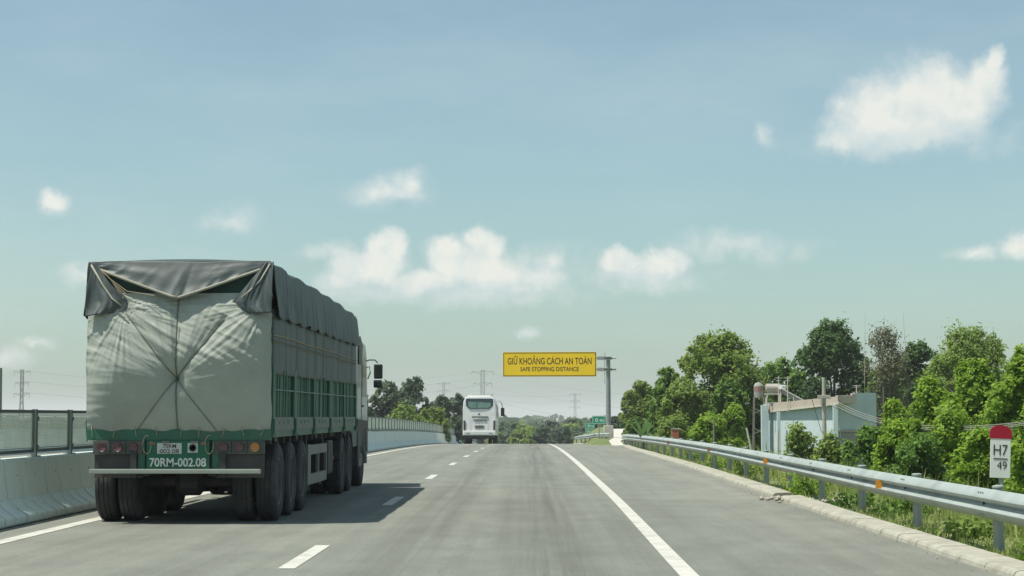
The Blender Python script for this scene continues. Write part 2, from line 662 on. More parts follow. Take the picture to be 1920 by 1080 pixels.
TARPR = mat('canvas_grey_dimmed', (.050, .068, .066), .5, var=.18, scale=1.8, dirt=(.085, .098, .090), dirt_amt=.5, dirt_scale=1.5, bump=.12, bscale=50, spec=.45)  # grey canvas copy; dimmer light on roof and flap is put into its colour
HEM = mat('canvas_hem', (.31, .30, .24), .7, var=.1, scale=6)
TARPG = mat('canvas_green_lining', (.025, .072, .055), .6, var=.15, scale=3)
ROPE = mat('rope', (.15, .165, .13), .9, var=.2, scale=20)
ROPEL = mat('rope_pale', (.36, .30, .19), .9, var=.15, scale=20)
GREENP = mat('green_truck_paint', (.028, .120, .072), .45, var=.18, scale=3, dirt=(.10, .115, .09), dirt_amt=.45, dirt_scale=2.2)
SLAT = mat('slat_paint', (.085, .175, .125), .5, var=.15, scale=3)
PANELG = mat('grey_side_panel', (.155, .18, .155), .6, var=.14, scale=2.5, dirt=(.15, .15, .12), dirt_amt=.5, dirt_scale=3)
CHASSIS = mat('chassis_black', (.030, .032, .031), .6, var=.25, scale=3, dirt=(.09, .082, .07), dirt_amt=.5, dirt_scale=2)
RUBBER = mat('tyre_rubber', (.034, .037, .037), .85, var=.2, scale=5, dirt=(.115, .118, .105), dirt_amt=.75, dirt_scale=2.2)
FLAP = mat('mud_flap_rubber', (.065, .062, .058), .8, var=.2, scale=4, dirt=(.13, .115, .095), dirt_amt=.6)
RIM = mat('wheel_rim', (.20, .195, .175), .6, metal=.25, var=.2, scale=5, dirt=(.10, .09, .07), dirt_amt=.6, dirt_scale=4)
STEELG = mat('side_guard_steel', (.22, .225, .20), .6, metal=.2, var=.15, scale=3, dirt=(.11, .105, .09), dirt_amt=.5)
BARW = mat('bumper_bar', (.30, .33, .28), .5, metal=.15, var=.12, scale=5, dirt=(.26, .25, .21), dirt_amt=.5)
LAMPR = mat('lamp_red', (.105, .042, .045), .3, var=.1, spec=.6)
LAMPO = mat('lamp_orange', (.45, .19, .04), .3, var=.1, spec=.6)
LAMPBOX = mat('lamp_box', (.075, .085, .07), .6, var=.2, scale=6)
WHITEP = mat('white_vehicle_paint', (.72, .725, .70), .3, var=.04, scale=1.5, dirt=(.50, .49, .45), dirt_amt=.4, dirt_scale=1.2, coat=.3)
CABW = mat('cab_paint', (.38, .41, .40), .35, var=.05, scale=1.5, dirt=(.30, .30, .27), dirt_amt=.5, coat=.2)
GLASSD = glass_mat('dark_glass', (.012, .030, .028), .22)
CURTAIN = mat('bus_curtain', (.11, .20, .17), .5, var=.2, scale=3, spec=.6)
BLACKP = mat('black_plastic', (.018, .022, .022), .45, var=.2, scale=4)
PLATEG = mat('plate_board_green', (.010, .115, .062), .5, var=.1, scale=4, dirt=(.04, .10, .065), dirt_amt=.4)
PLATEW = mat('plate_white', (.52, .53, .48), .5, var=.08, scale=8)
LETW = mat('letter_white', (.62, .63, .58), .6, var=.12, scale=9)
LETB = mat('letter_black', (.025, .025, .025), .6, var=.05)
LETBR = mat('letter_dark_brown', (.075, .035, .008), .6, var=.05)
LETGREY = mat('letter_grey', (.17, .18, .17), .6, var=.1)
YELLOW = mat('sign_yellow', (.90, .60, .003), .5, var=.05, scale=.6)
SIGNBK = mat('sign_border', (.10, .065, .01), .5, var=.05)
SIGNG = mat('sign_green', (.0, .31, .17), .5, var=.05)
SIGNW = mat('sign_white', (.74, .74, .70), .5, var=.04)
SIGNR = mat('sign_red', (.36, .006, .028), .5, var=.05)
ORANGE = mat('reflector_orange', (.60, .24, .02), .4, var=.1)
REDDULL = mat('reflector_faded_red', (.30, .12, .08), .6, var=.1)
HOUSEB = mat('house_blue_render', (.52, .61, .62), .9, var=.07, scale=1.2, dirt=(.33, .40, .40), dirt_amt=.5, dirt_scale=.8)
TRIM = mat('house_tan_fascia', (.46, .40, .33), .9, var=.1, scale=1.5)
BLOCK = mat('grey_block', (.30, .30, .27), .95, var=.15, scale=1.2)
TANKP = mat('tank_pinkish_steel', (.46, .41, .37), .4, metal=.3, var=.1, scale=2)
REDP = mat('drum_red', (.30, .17, .14), .5, var=.12)
POLEC = mat('pole_concrete', (.40, .385, .33), .9, var=.16, scale=6, dirt=(.2, .19, .16), dirt_amt=.5, dirt_scale=5)
LATT = mat('pylon_steel', (.27, .29, .29), .6, metal=.3, var=.05)
BARK = mat('bark', (.115, .095, .07), .95, var=.3, scale=5, bump=.5)
BARKG = mat('bark_grey', (.20, .19, .165), .95, var=.25, scale=5)
BRICKR = mat('brick_red', (.36, .12, .075), .9, var=.15, scale=4)
STONE = mat('stone', (.34, .31, .25), .95, var=.25, scale=6)

LEAF_MID = leaf_mat('leaf_mid_green', (0.068, 0.147, 0.032), (0.234, 0.388, 0.079), trans=.55)
LEAF_OLIVE = leaf_mat('leaf_olive', (0.098, 0.171, 0.035), (0.326, 0.439, 0.103), trans=.55)
LEAF_DARK = leaf_mat('leaf_dark', (0.044, 0.108, 0.039), (0.147, 0.251, 0.074), trans=.55)
LEAF_BRIGHT = leaf_mat('leaf_bright', (0.090, 0.181, 0.019), (0.359, 0.531, 0.066), trans=.55)
LEAF_DRY = leaf_mat('leaf_dry_brown', (0.105, 0.115, 0.062), (0.25, 0.245, 0.150), trans=.4)
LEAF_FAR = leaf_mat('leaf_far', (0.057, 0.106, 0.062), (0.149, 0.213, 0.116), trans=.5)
GRASSM = leaf_mat('grass_blade', (.140, .205, .040), (.42, .47, .16), trans=.5, rough=.6)
GRASSY = leaf_mat('tall_grass', (.150, .220, .045), (.44, .50, .18), trans=.5, rough=.6)

# ------------------------------------------------------------------ terrain and road
KC, Y0 = 7.23e-5, 41.0
Y1 = 248.0
Y2 = 430.0


def zr(y):
    """height of the carriageway: level, then over a crest and down"""
    if y <= Y0:
        return 0.0
    if y <= Y1:
        return -KC * (y - Y0) ** 2
    z1 = -KC * (Y1 - Y0) ** 2
    s = -2 * KC * (Y1 - Y0)
    if y <= Y2:
        return z1 + s * (y - Y1)
    z2 = z1 + s * (Y2 - Y1)
    return z2 - 1.2 * (1 - math.exp((y - Y2) * s / 1.2 * 1.0)) if y < Y2 + 400 else z2 - 1.2


def sstep(a, b, x):
    t = min(1, max(0, (x - a) / (b - a)))
    return t * t * (3 - 2 * t)


def lerp_pts(pts, y):
    if y <= pts[0][0]:
        return pts[0][1]
    for (a, u), (b_, v) in zip(pts, pts[1:]):
        if y <= b_:
            t = (y - a) / (b_ - a)
            return u + (v - u) * t
    return pts[-1][1]


KERB_X = [(-30, 4.15), (26, 4.15), (48, 4.34), (66, 4.42), (84, 4.66), (95, 4.95), (104, 5.35)]
RAIL_X = [(-30, 4.75), (25, 4.76), (50, 5.05), (70, 5.12), (86, 5.20), (98, 5.42), (108, 5.70), (118, 5.98)]
PATH_X = [(100, 5.2), (106, 5.25), (118, 5.50), (130, 6.72), (160, 8.0), (220, 10.3), (260, 12.0)]
PATH_Z = [(100, zr(100) + .05), (112, zr(112) + .12), (128, -.12), (150, .05), (225, .10), (260, -.6)]


def low(y):
    return -1.9 - 7.3 * sstep(110, 400, y)


def ground(x, y):
    lo = low(y)
    if -20 <= x <= 6.2:
        e = zr(y) - .05
    elif x > 6.2:
        e = zr(y) - .05 - .50 * (x - 6.2)
    else:
        e = zr(y) - .05 - .45 * (-20 - x)
    z = max(e, lo)
    if 96 < y < 300 and x > 4:
        px = lerp_pts(PATH_X, y)
        pz = lerp_pts(PATH_Z, y) - .05
        off = max(0, abs(x - px) - 2.0)
        w = sstep(98, 112, y)
        if x < px:
            off *= 1.6
        z = max(z, (pz - .4 * off) * w + lo * (1 - w)) if w > 0 else z
    return z


def rough_ground(x, y):
    z = ground(x, y)
    if x > 4.4 and y < 180:
        z += .05 * (mnoise.noise(Vector((x * .9, y * .9, 0)))) + .02 * mnoise.noise(Vector((x * 3.1, y * 3.1, 3)))
        if x < 6:
            z += .02
    return z


def make_ground():
    xs = [-9000, -4000, -1800, -800, -350, -150, -80, -50, -38, -30, -24, -20.3, -19.9, -12, -7, -6.3, 0, 3.6, 4.1, 4.3]
    x = 4.45
    while x < 13:
        xs.append(x)
        x += .28
    xs += [13.5, 14.5, 16, 18, 21, 25, 30, 40, 60, 100, 180, 350, 800, 1800, 4000, 9000]
    ys = [-200, -60, -20, 0, 6, 10]
    y = 12.
    while y < 70:
        ys.append(y)
        y += .45
    while y < 140:
        ys.append(y)
        y += 1.5
    while y < 300:
        ys.append(y)
        y += 8
    ys += [320, 350, 400, 450, 520, 700, 1000, 1500, 2500, 4500, 8000, 14000]
    nx, ny = len(xs), len(ys)
    vs = np.array([(xx, yy, rough_ground(xx, yy) - (.12 if -19 < xx < 4.2 else 0)) for yy in ys for xx in xs])
    i = np.arange(nx - 1)
    j = np.arange(ny - 1)
    a = (j[:, None] * nx + i[None, :]).ravel()
    fs = np.stack([a, a + 1, a + nx + 1, a + nx], 1)
    o = link('ground', np_mesh('ground', vs, fs, SOIL, True))
    tag(o, kind='structure')


make_ground()


def yrange(a, b, fine=2.0):
    n = max(1, int((b - a) / fine))
    return [a + (b - a) * i / n for i in range(n + 1)]


def strip(name, xa, xb, y0, y1, dz, m, parent=None, step=2.0, nx=1):
    """a sheet that follows the carriageway between two edges"""
    fa = xa if callable(xa) else (lambda y: xa)
    fb = xb if callable(xb) else (lambda y: xb)
    mb = MB()
    ys = yrange(y0, y1, step)
    vs, fs = [], []
    for y in ys:
        for k in range(nx + 1):
            t = k / nx
            vs.append((fa(y) * (1 - t) + fb(y) * t, y, zr(y) + dz))
    w = nx + 1
    for j in range(len(ys) - 1):
        for k in range(nx):
            fs.append((j * w + k, j * w + k + 1, j * w + w + k + 1, j * w + w + k))
    mb.add(vs, fs)
    o = mb.build(name, m, parent, smooth=True)
    return o


def kerb_x(y):
    if y <= 104:
        return lerp_pts(KERB_X, y)
    return lerp_pts([(104, 5.35), (112, 5.6), (122, 5.35), (138, 4.1), (150, 4.0), (700, 4.0)], y)


road = strip('road', -6.52, lambda y: kerb_x(y) + .05, -40, 700, 0.0, ASPHALT, step=1.5, nx=4)
tag(road, kind='structure')
road2 = strip('opposite_road', -19.4, -7.35, -40, 700, 0.0, ASPHALT, step=3)
tag(road2, kind='structure')
strip('edge_line', lambda y: 1.405 + .0 - .085 * (1 - sstep(12, 34, y)), lambda y: 1.575 - .085 * (1 - sstep(12, 34, y)), -10, 400, .005, PAINT, road)
strip('edge_line', -5.96, -5.76, -10, 400, .005, PAINT, road)
strip('edge_line', -8.05, -7.85, -10, 400, .005, PAINT, road2)
for k in range(-1, 22):
    ya = 17.0 + 12.0 * k
    strip('lane_dash', -2.30, -2.14, ya, ya + 3.05, .005, PAINT, road, step=1.0)

# kerb: one stone after another, joints open, one of them broken out
kerb = empty('kerb', (0, 0, 0))
tag(kerb, kind='structure')


def kerb_stone(y0, y1, dz=0.0, dx=0.0):
    mb = MB()
    prof = [(0.0, -.08), (0.03, .035), (.05, .060), (.09, .072), (.36, .080), (.38, -.12)]
    rows = []
    n = max(1, int((y1 - y0) / 1.2))
    for i in range(n + 1):
        y = y0 + (y1 - y0) * i / n
        rows.append([(kerb_x(y) + dx + p[0], y, zr(y) + p[1] + dz) for p in prof])
    m = len(prof)
    vs = [p for r in rows for p in r]
    fs = [(i * m + k, i * m + k + 1, i * m + m + k + 1, i * m + m + k) for i in range(n) for k in range(m - 1)]
    fs += [tuple(range(m)), tuple(range(n * m + m - 1, n * m - 1, -1))]
    mb.add(vs, fs)
    mb.build('kerb_stone', KERB, kerb)


y = 6.0
while y < 103:
    ln = 1.0 if y < 60 else 2.0
    if not (30.3 < y < 31.3):
        kerb_stone(y + .012, y + ln - .012, random.uniform(-.002, .002), random.uniform(-.003, .003))
    y += ln
y = 138.0
while y < 160:
    kerb_stone(y + .01, y + 3.99)
    y += 4

# pale concrete path that leaves the road at the end of the guardrail
mb = MB()
vs, fs = [], []
ys_ = yrange(104, 258, 3)
for yy in ys_:
    cx, cz = lerp_pts(PATH_X, yy), lerp_pts(PATH_Z, yy)
    wl = lerp_pts([(101, .28), (108, .34), (118, .36), (128, .62), (140, .8), (258, 1.2)], yy)
    if yy < 112:
        cz = zr(yy) + .03
    cz = max(cz, ground(cx, yy) + .06)
    vs += [(cx - wl, yy, cz), (cx + wl, yy, cz + .01), (cx + wl + .02, yy, cz - .3), (cx - wl - .02, yy, cz - .3)]
for j in range(len(ys_) - 1):
    a = j * 4
    for k in range(4):
        fs.append((a + k, a + (k + 1) % 4, a + 4 + (k + 1) % 4, a + 4 + k))
fs += [(0, 1, 2, 3), (len(vs) - 4, len(vs) - 1, len(vs) - 2, len(vs) - 3)]
mb.add(vs, fs)
tag(mb.build('path', PALEC), kind='structure')

# ------------------------------------------------------------------ left: precast barrier with mesh fence
def barrier_meshes():
    core = [(-.16, 0), (-.16, .10), (-.215, .20), (-.258, .30), (-.268, .34), (-.33, .815), (-.35, .83), (-.59, .83), (-.61, .815),
            (-.67, .33), (-.84, .10), (-.84, 0)]
    mb = MB().prism(core, 'y', .012, 1.988)
    pads = [(.06, .480), (.545, .955), (1.02, 1.43), (1.495, 1.94)]
    foot = [(-.12, .012), (-.016, .012), (-.004, .03), (-.004, .105), (-.022, .128), (-.150, .205), (-.240, .306), (-.285, .312)]
    for a, b_ in pads:
        mb.prism(foot, 'y', a, b_)
    seg = mb.mesh('barrier_segment', BARC)
    holes = MB().cyl((-.318, 0, .60), (-.302, 0, .60), .021, n=8).mesh('lifting_hole', BLACKP)
    return seg, holes


seg_me, hole_me = barrier_meshes()
BX = -6.50
barrier = tag(empty('concrete_barrier', (BX, 20, 0)), 'long pale precast concrete median barrier with ribbed foot left of the truck', 'barrier')
fence = tag(empty('mesh_fence', (BX - .47, 20, .83)), 'grey anti-glare mesh fence standing on top of the concrete median barrier', 'fence')

post_mb = MB().box(-.035, .035, -.035, .035, .004, .665).box(-.075, .075, -.09, .09, .0, .012).box(.038, .052, -.055, .055, .10, .16) \
    .box(.038, .052, -.055, .055, .50, .56)
post_me = post_mb.mesh('fence_post', FENCE)
fr = MB().box(-.02, .02, .075, 1.925, .61, .655).box(-.02, .02, .075, 1.925, .06, .105).box(-.018, .018, .075, .115, .106, .609) \
    .box(-.018, .018, 1.885, 1.925, .106, .609)
frame_me = fr.mesh('panel_frame', FENCE)
ms_ = MB()
nst = 22
for i in range(nst):
    z = .112 + (.609 - .112) * (i + .5) / nst
    ms_.add([(-.009, .115, z - .0085), (.011, .115, z + .0085), (.011, 1.885, z + .0085), (-.009, 1.885, z - .0085)], [(0, 1, 2, 3)])
for i in range(26):
    yv = .115 + 1.77 * (i + .5) / 26
    ms_.box(-.0045, -.001, yv - .004, yv + .004, .106, .609)
mesh_me = ms_.mesh('panel_mesh', MESHM)

ys_seg = [14 + 2 * i for i in range(118)]
for yy in ys_seg:
    z0, z1 = zr(yy), zr(yy + 2)
    pit = math.atan2(z1 - z0, 2.0)
    o = link('barrier_segment', seg_me, barrier, (random.uniform(-.006, .006), yy - 20, z0), (pit, 0, random.uniform(-.002, .002)))
    if yy < 60:
        link('lifting_hole', hole_me, o, (0, .55, 0))
        link('lifting_hole', hole_me, o, (0, 1.45, 0))
    link('fence_post', post_me, fence, (0, yy - 20, z0 + random.uniform(0, .006)), (random.uniform(-.006, .006), 0, 0))
    pn = link('panel', mesh_me, fence, (0, yy - 20, z0), (pit, 0, 0))
    link('panel_frame', frame_me, pn)

# pale parapet along the far side of the opposite carriageway
opar = tag(empty('concrete_parapet', (-19.6, 20, 0)), 'pale concrete parapet across the opposite carriageway, seen through the mesh', 'barrier')
par_me = MB().prism([(-.2, -.3), (.2, -.3), (.2, .1), (.08, .35), (.05, .95), (-.05, .95), (-.2, .3)], 'y', .01, 5.99).mesh('parapet_segment', BARC)
for i in range(36):
    yy = 18 + 6 * i
    link('parapet_segment', par_me, opar, (0, yy - 20, zr(yy)), (math.atan2(zr(yy + 6) - zr(yy), 6), 0, 0))

# ------------------------------------------------------------------ right: guardrail
def rail_x(y):
    return lerp_pts(RAIL_X, y)


rail = tag(empty('guardrail', (4.75, 30, 0)), 'long galvanised W-beam guardrail along the grassy right verge', 'guardrail')


def wbeam(pts, parent, name='rail_beam', zt=.65, off=0.0, m=GALV):
    """pts: list of (x, y, zground, nx, ny) with n pointing to the road"""
    prof = [(.0, .0), (.016, -.006), (.058, -.052), (.080, -.078), (.084, -.092), (.074, -.106), (.012, -.143), (.0, -.155)]
    prof = prof + [(d, -.31 - z) for d, z in prof[-2::-1]]
    th = [(d - .004, z) for d, z in prof[::-1]]
    full = prof + th
    k = len(full)
    vs, fs = [], []
    for (x, y, zg, nx, ny) in pts:
        for d, z in full:
            vs.append((x + nx * (d + off), y + ny * (d + off), zg + zt + z))
    for i in range(len(pts) - 1):
        for j in range(k):
            l = (j + 1) % k
            fs.append((i * k + j, i * k + l, i * k + k + l, i * k + k + j))
    fs += [tuple(range(k)), tuple(range((len(pts) - 1) * k + k - 1, (len(pts) - 1) * k - 1, -1))]
    o = MB().add(vs, fs).build(name, m, parent, smooth=True, auto=50)
    return o


def rel(o, parent):
    """meshes above are in world numbers: undo the parent's place"""
    o.location = tuple(-c for c in parent.location)
    return o


def rail_pt(y, xf):
    dx = (xf(y + .5) - xf(y - .5))
    n = Vector((-1.0, dx, 0)).normalized()
    return (xf(y), y, zr(y), n.x, n.y)


yy = 11.3
k = 0
while yy < 115:
    ln = 4.0
    e = min(yy + ln + .12, 117.5)
    rel(wbeam([rail_pt(y, rail_x) for y in yrange(yy - .12, e, 1.0)], rail, off=.004 * (k % 2)), rail)
    yy += ln
    k += 1

pm = MB().cyl((0, 0, -.35), (0, 0, .655), .057, n=14)
pm_me = pm.mesh('post', GALVP, True, 40)
cap_me = MB().lathe([(.655, .062), (.672, .062), (.680, .045), (.681, .0001)], 'z', 14).mesh('post_cap', GALV, True, 40)
blk = MB().box(-.115, -.048, -.05, .05, .36, .60).box(-.128, -.112, -.035, .035, .46, .50)
blk_me = blk.mesh('spacer_block', GALV)
bolt_me = MB().lathe([(0, .02), (.012, .02), (.020, .012), (.021, .0001)], 'x', 8).mesh('bolt', BLACKP)
yy = 11.3
while yy < 117:
    x, _, zg, nx, ny = rail_pt(yy, rail_x)
    p = link('post', pm_me, rail, (x + .135 - 4.75, yy - 30, zg), (random.uniform(-.012, .012), random.uniform(-.012, .012), random.uniform(0, 3)))
    link('post_cap', cap_me, p)
    link('spacer_block', blk_me, rail, (x + .135 - 4.75, yy - 30, zg), (0, 0, math.atan2(-ny, -nx)))
    if yy < 60:
        b_ = link('bolt', bolt_me, rail, (x - 4.75 - .008, yy - 30, zg + .495), (0, 0, math.pi))
    yy += 4.0
sb_me = MB().lathe([(0, .013), (.010, .013), (.014, .006), (.0145, .0001)], 'x', 6).mesh('splice_bolt', GALVP)
for q in range(7):
    yj = 15.3 + 4 * q - .06
    x, _, zg, nx, ny = rail_pt(yj, rail_x)
    for dy in (-.09, .0, .09):
        for dz, dd_ in ((.612, .052), (.388, .052)):
            link('splice_bolt', sb_me, rail, (x - 4.75 - dd_ - .006, yj + dy - 30, zg + dz), (0, 0, math.pi))
for (yy, m_) in ((24.6, ORANGE), (37.4, ORANGE), (50.6, REDDULL), (66, REDDULL)):
    x, _, zg, nx, ny = rail_pt(yy, rail_x)
    MB().box(-.060, .022, -.006, .006, -.055, .055).box(-.02, .03, .006, .03, -.02, .02).build(
        'reflector', m_, rail, loc=(x - 4.75 - .085, yy - 30, zg + .495), rot=(0, 0, R(-8)))

# second rail: returns from the path to the road beyond the pole foot
rail2 = tag(empty('guardrail', (4.4, 134, zr(134))), 'short curved guardrail section in front of the green distance signs', 'guardrail')
arc = [Vector((5.55, 125.5, 0)), Vector((5.25, 127, 0)), Vector((4.75, 130, 0)), Vector((4.35, 134, 0)), Vector((4.2, 140, 0)),
       Vector((4.2, 150, 0)), Vector((4.2, 165, 0))]
pts = []
for i, p in enumerate(arc):
    t = (arc[min(i + 1, len(arc) - 1)] - arc[max(i - 1, 0)]).normalized()
    pts.append((p.x, p.y, zr(p.y) + (.12 if i < 3 else .02), -t.y, t.x))
rel(wbeam(pts, rail2), rail2)
for i in range(0, len(arc)):
    p = arc[i]
    o = link('post', pm_me, rail2, (p.x + .135 - 4.4, p.y - 134, pts[i][2] - zr(134)))
    link('post_cap', cap_me, o)

# ------------------------------------------------------------------ lettering
def text_mesh(body, w, h, bold=0.0, spacing=1.0):
    cu = bpy.data.curves.new('lettering', 'FONT')
    cu.body = body
    cu.align_x = 'CENTER'
    cu.align_y = 'CENTER'
    cu.space_character = spacing
    cu.offset = bold
    cu.extrude = 0.0
    cu.resolution_u = 4
    ob = bpy.data.objects.new('lettering', cu)
    COL.objects.link(ob)
    dg = bpy.context.evaluated_depsgraph_get()
    dg.update()
    me = bpy.data.meshes.new_from_object(ob.evaluated_get(dg))
    bpy.data.objects.remove(ob)
    bpy.data.curves.remove(cu)
    co = np.empty(len(me.vertices) * 3, dtype=np.float32)
    me.vertices.foreach_get('co', co)
    co = co.reshape(-1, 3)
    lo, hi = co.min(0), co.max(0)
    s = hi - lo
    co[:, 0] = (co[:, 0] - (lo[0] + hi[0]) / 2) * (w / s[0])
    co[:, 1] = (co[:, 1] - (lo[1] + hi[1]) / 2) * (h / s[1])
    me.vertices.foreach_set('co', co.ravel())
    me.update()
    me.materials.clear()
    return me


def lettering(body, parent, loc, w, h, m, bold=0.0, name='lettering', rot=(R(90), 0, 0), spacing=1.0):
    """upright lettering that faces -Y, its middle at loc"""
    me = text_mesh(body, w, h, bold, spacing)
    me.materials.append(m)
    return link(name, me, parent, loc, rot)


# ------------------------------------------------------------------ the truck
TX, TY = -4.54, 24.0
truck = tag(empty('cargo_truck', (TX, TY, 0)), 'green cargo truck with tarpaulin-covered trailer driving in the left lane', 'truck')
HW, ZB, ZT, LEN = 1.205, 1.22, 3.42, 11.7


def n3(x, y, z=0.0):
    return mnoise.noise(Vector((x, y, z)))


def seg_d(x, z, a, b):
    ax, az, bx, bz = a[0], a[1], b[0], b[1]
    dx, dz = bx - ax, bz - az
    t = max(0, min(1, ((x - ax) * dx + (z - az) * dz) / (dx * dx + dz * dz)))
    return math.hypot(x - ax - t * dx, z - az - t * dz)


NODE = (-.015, 1.885)
ROPES = [((-.015, 2.93), NODE), (NODE, (-.015, 1.21)), ((-.69, 2.74), NODE), ((.60, 2.66), NODE), (NODE, (-.54, 1.215)), (NODE, (.49, 1.215))]


def rear_y(x, z):
    """how far the rear canvas stands out (towards -y)"""
    t = (z - 1.2) / 1.78                                     # 0 bottom .. 1 top
    t = max(0, min(1, t))
    tp = .47 + .05 * (x / 1.2)
    prof = (1 - ((t - tp) / (1 - tp)) ** 2 * .80) if t > tp else (.08 + .92 * (t / tp) ** .85 * (2 - t / tp) ** .6)
    side = max(0, 1 - abs(x / 1.19) ** 5)
    bul = .29 * prof * (.25 + .75 * side)
    cr = 0
    for k, (a, b) in enumerate(ROPES):
        d = seg_d(x, z, a, b)
        cr += (.050, .030, .042, .048, .022, .022)[k] * math.exp(-d / .085)
    # folds that run from the upper corners and ties towards the knot
    th = math.atan2(z - NODE[1] + .05, x - NODE[0])
    r = math.hypot(x - NODE[0], z - NODE[1])
    w1 = n3(th * 6.5, r * .9, 1.3) * .011 * min(1, r / .35) * sstep(1.55, 2.2, z)
    w2 = n3(th * 17., r * 1.4, 5.1) * .0085 * min(1, r / .3) * sstep(1.6, 2.15, z)
    thl = math.atan2(z - 2.80, x + .70)
    rl = math.hypot(x + .70, z - 2.80)
    w3 = abs(n3(thl * 12, rl * .8, 9.)) * .026 * math.exp(-(rl - .15) ** 2 / .45) * (1 if rl > .05 else rl / .05)
    thr = math.atan2(z - 2.86, x - 1.10)
    rr_ = math.hypot(x - 1.10, z - 2.86)
    w4 = abs(n3(thr * 11, rr_ * .8, 12.)) * .028 * math.exp(-(rr_ - .15) ** 2 / .35)
    # crumples along the left hem and low down
    w5 = n3(x * 2.2, z * 13, 3.) * .014 * sstep(-.75, -1.15, x) * (1 - sstep(2.3, 2.7, z))
    w6 = n3((x + z) * 8, (x - z) * 2.0, 7.) * .0055
    w7 = n3(x * 1.3, z * 1.1, 4.) * .030
    al, ac = x * .876 - z * .482, x * .482 + z * .876
    w8 = (abs(n3(ac * 7.5, al * .55, 21.)) * .032 + n3(ac * 19, al * .9, 25.) * .007) * sstep(1.95, 2.25, z) * (1 - sstep(2.75, 2.95, z)) * (.45 + .55 * sstep(-.9, -.2, x))
    w8 += (1 - abs(n3(ac * 9 + .6 * n3(al * 2, ac, 2.), al * .6, 31.))) ** 7 * .008 * sstep(1.9, 2.2, z) * (1 - sstep(2.8, 2.95, z))
    pinch = .010 * (1 - sstep(1.2, 1.32, z)) * math.sin(x * 19 + 2 * n3(x * 3, 0))
    return -(bul - cr + w1 + w2 + w3 + w4 + w5 + w6 + w7 * .8 + w8) - pinch


def rear_fn(u, v):
    z = 1.20 + 1.80 * v
    sgn = -1 if u < .5 else 1
    x = -1.195 + 2.39 * u
    bul = math.sin(math.pi * min(1, max(0, (z - 1.2) / 1.75)))
    wob = .018 * n3(z * 3.1, sgn * 5.) + (.012 * bul)
    e = abs(x) / 1.195
    x += sgn * wob * e ** 6
    low_ = 1.20 + .006 * math.sin(x * 9.0) * (1 - v) ** 4
    return (x, rear_y(x, z) * (1 - .0 * v) - .02, z + (low_ - 1.20))


rt = MB().grid(rear_fn, 170, 130)
rear_cover = solidify(rt.build('rear_cover', TARPC, truck, smooth=True), .008, -1)
rear_cover['label'] = 'wrinkled cream canvas cover bulging over the truck tail'

# dark green lining in the opening above
MB().box(-1.17, 1.17, .03, .05, 2.70, 3.36).build('cover_lining', TARPG, truck)


# V flap of the grey roof cover
def vflap_fn(u, v):
    x = -1.17 + 2.34 * u
    zl = 2.93 + (3.36 - 2.93) * min(1, abs(x + .01) / 1.17) ** 1.05
    zt = 3.42 - .006 * math.sin(x * 5)
    z = zt + (zl - zt) * v
    out = .02 + (.235 * (1 - abs(x) / 1.25) + .0) * v ** .95
    fold = .030 * abs(n3(x * 5.5 + v * 1.2, v * .8, 2.)) * v + .05 * math.exp(-abs(x - .05 - .12 * (1 - v)) / .035) * v * .5
    return (x, -out + fold - .012 * n3(x * 2, v * 3, 8.), z)


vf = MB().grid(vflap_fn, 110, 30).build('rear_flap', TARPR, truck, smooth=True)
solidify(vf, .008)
for s in (-1, 1):
    pts = []
    for i in range(15):
        u = .5 + s * .5 * i / 14
        p = vflap_fn(u, 1.0)
        pts.append((p[0], p[1] - .006, p[2] - .004))
    MB().tube(pts, [.020] * 13 + [.015, .008], 6).build('flap_hem', HEM, truck, smooth=True)


# folded corner ears
def ear(s, poly_in, zlow_out, zlow_in):
    def fn(u, v):
        z = 3.41 + (lerp_pts([(0, zlow_out), (1, zlow_in)], u) - 3.41) * v
        xin = lerp_pts(poly_in, v)
        x = 1.213 + (xin - 1.213) * u
        y = -.03 - .17 * v ** .8 * (1 - .15 * u) - .05 * abs(n3(u * 5 + v * 2.2, v * 1.1 - u, s * 3.)) - .03 * math.sin(u * 7 + v * 5) * v
        return (s * x, y, z)
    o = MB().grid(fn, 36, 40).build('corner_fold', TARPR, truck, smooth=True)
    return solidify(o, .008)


ear(-1, [(0, 1.13), (.45, .90), (.76, .68), (.90, .67), (1, .74)], 2.69, 2.75)
ear(1, [(0, 1.11), (.45, .88), (.76, .69), (.90, .69), (1, .80)], 2.74, 2.72)
# hem roll on the ears
MB().tube([(-1.17, -.07, 3.37), (-1.0, -.13, 3.10), (-.86, -.20, 2.92), (-.73, -.24, 2.83)], .013, 6).build('flap_hem', HEM, truck, smooth=True)
MB().tube([(1.17, -.06, 3.38), (1.05, -.11, 3.16), (.92, -.17, 3.02), (.82, -.21, 2.93)], .012, 6).build('flap_hem', HEM, truck, smooth=True)
# lacing cords at the left corner
mbc = MB()
for k in range(4):
    a = Vector((-1.12 + .04 * k, -.05, 3.36 - .015 * k))
    b_ = Vector((-.68 - .015 * k, -.14, 3.02 - .03 * k))
    mbc.tube([a, a.lerp(b_, .5) + Vector((0, 0, -.015)), b_], .005, 5)
mbc.tube([(-.68, -.14, 3.02), (-.45, -.20, 2.985), (-.30, -.25, 2.955)], .005, 5)
mbc.build('lacing_cord', ROPEL, truck)

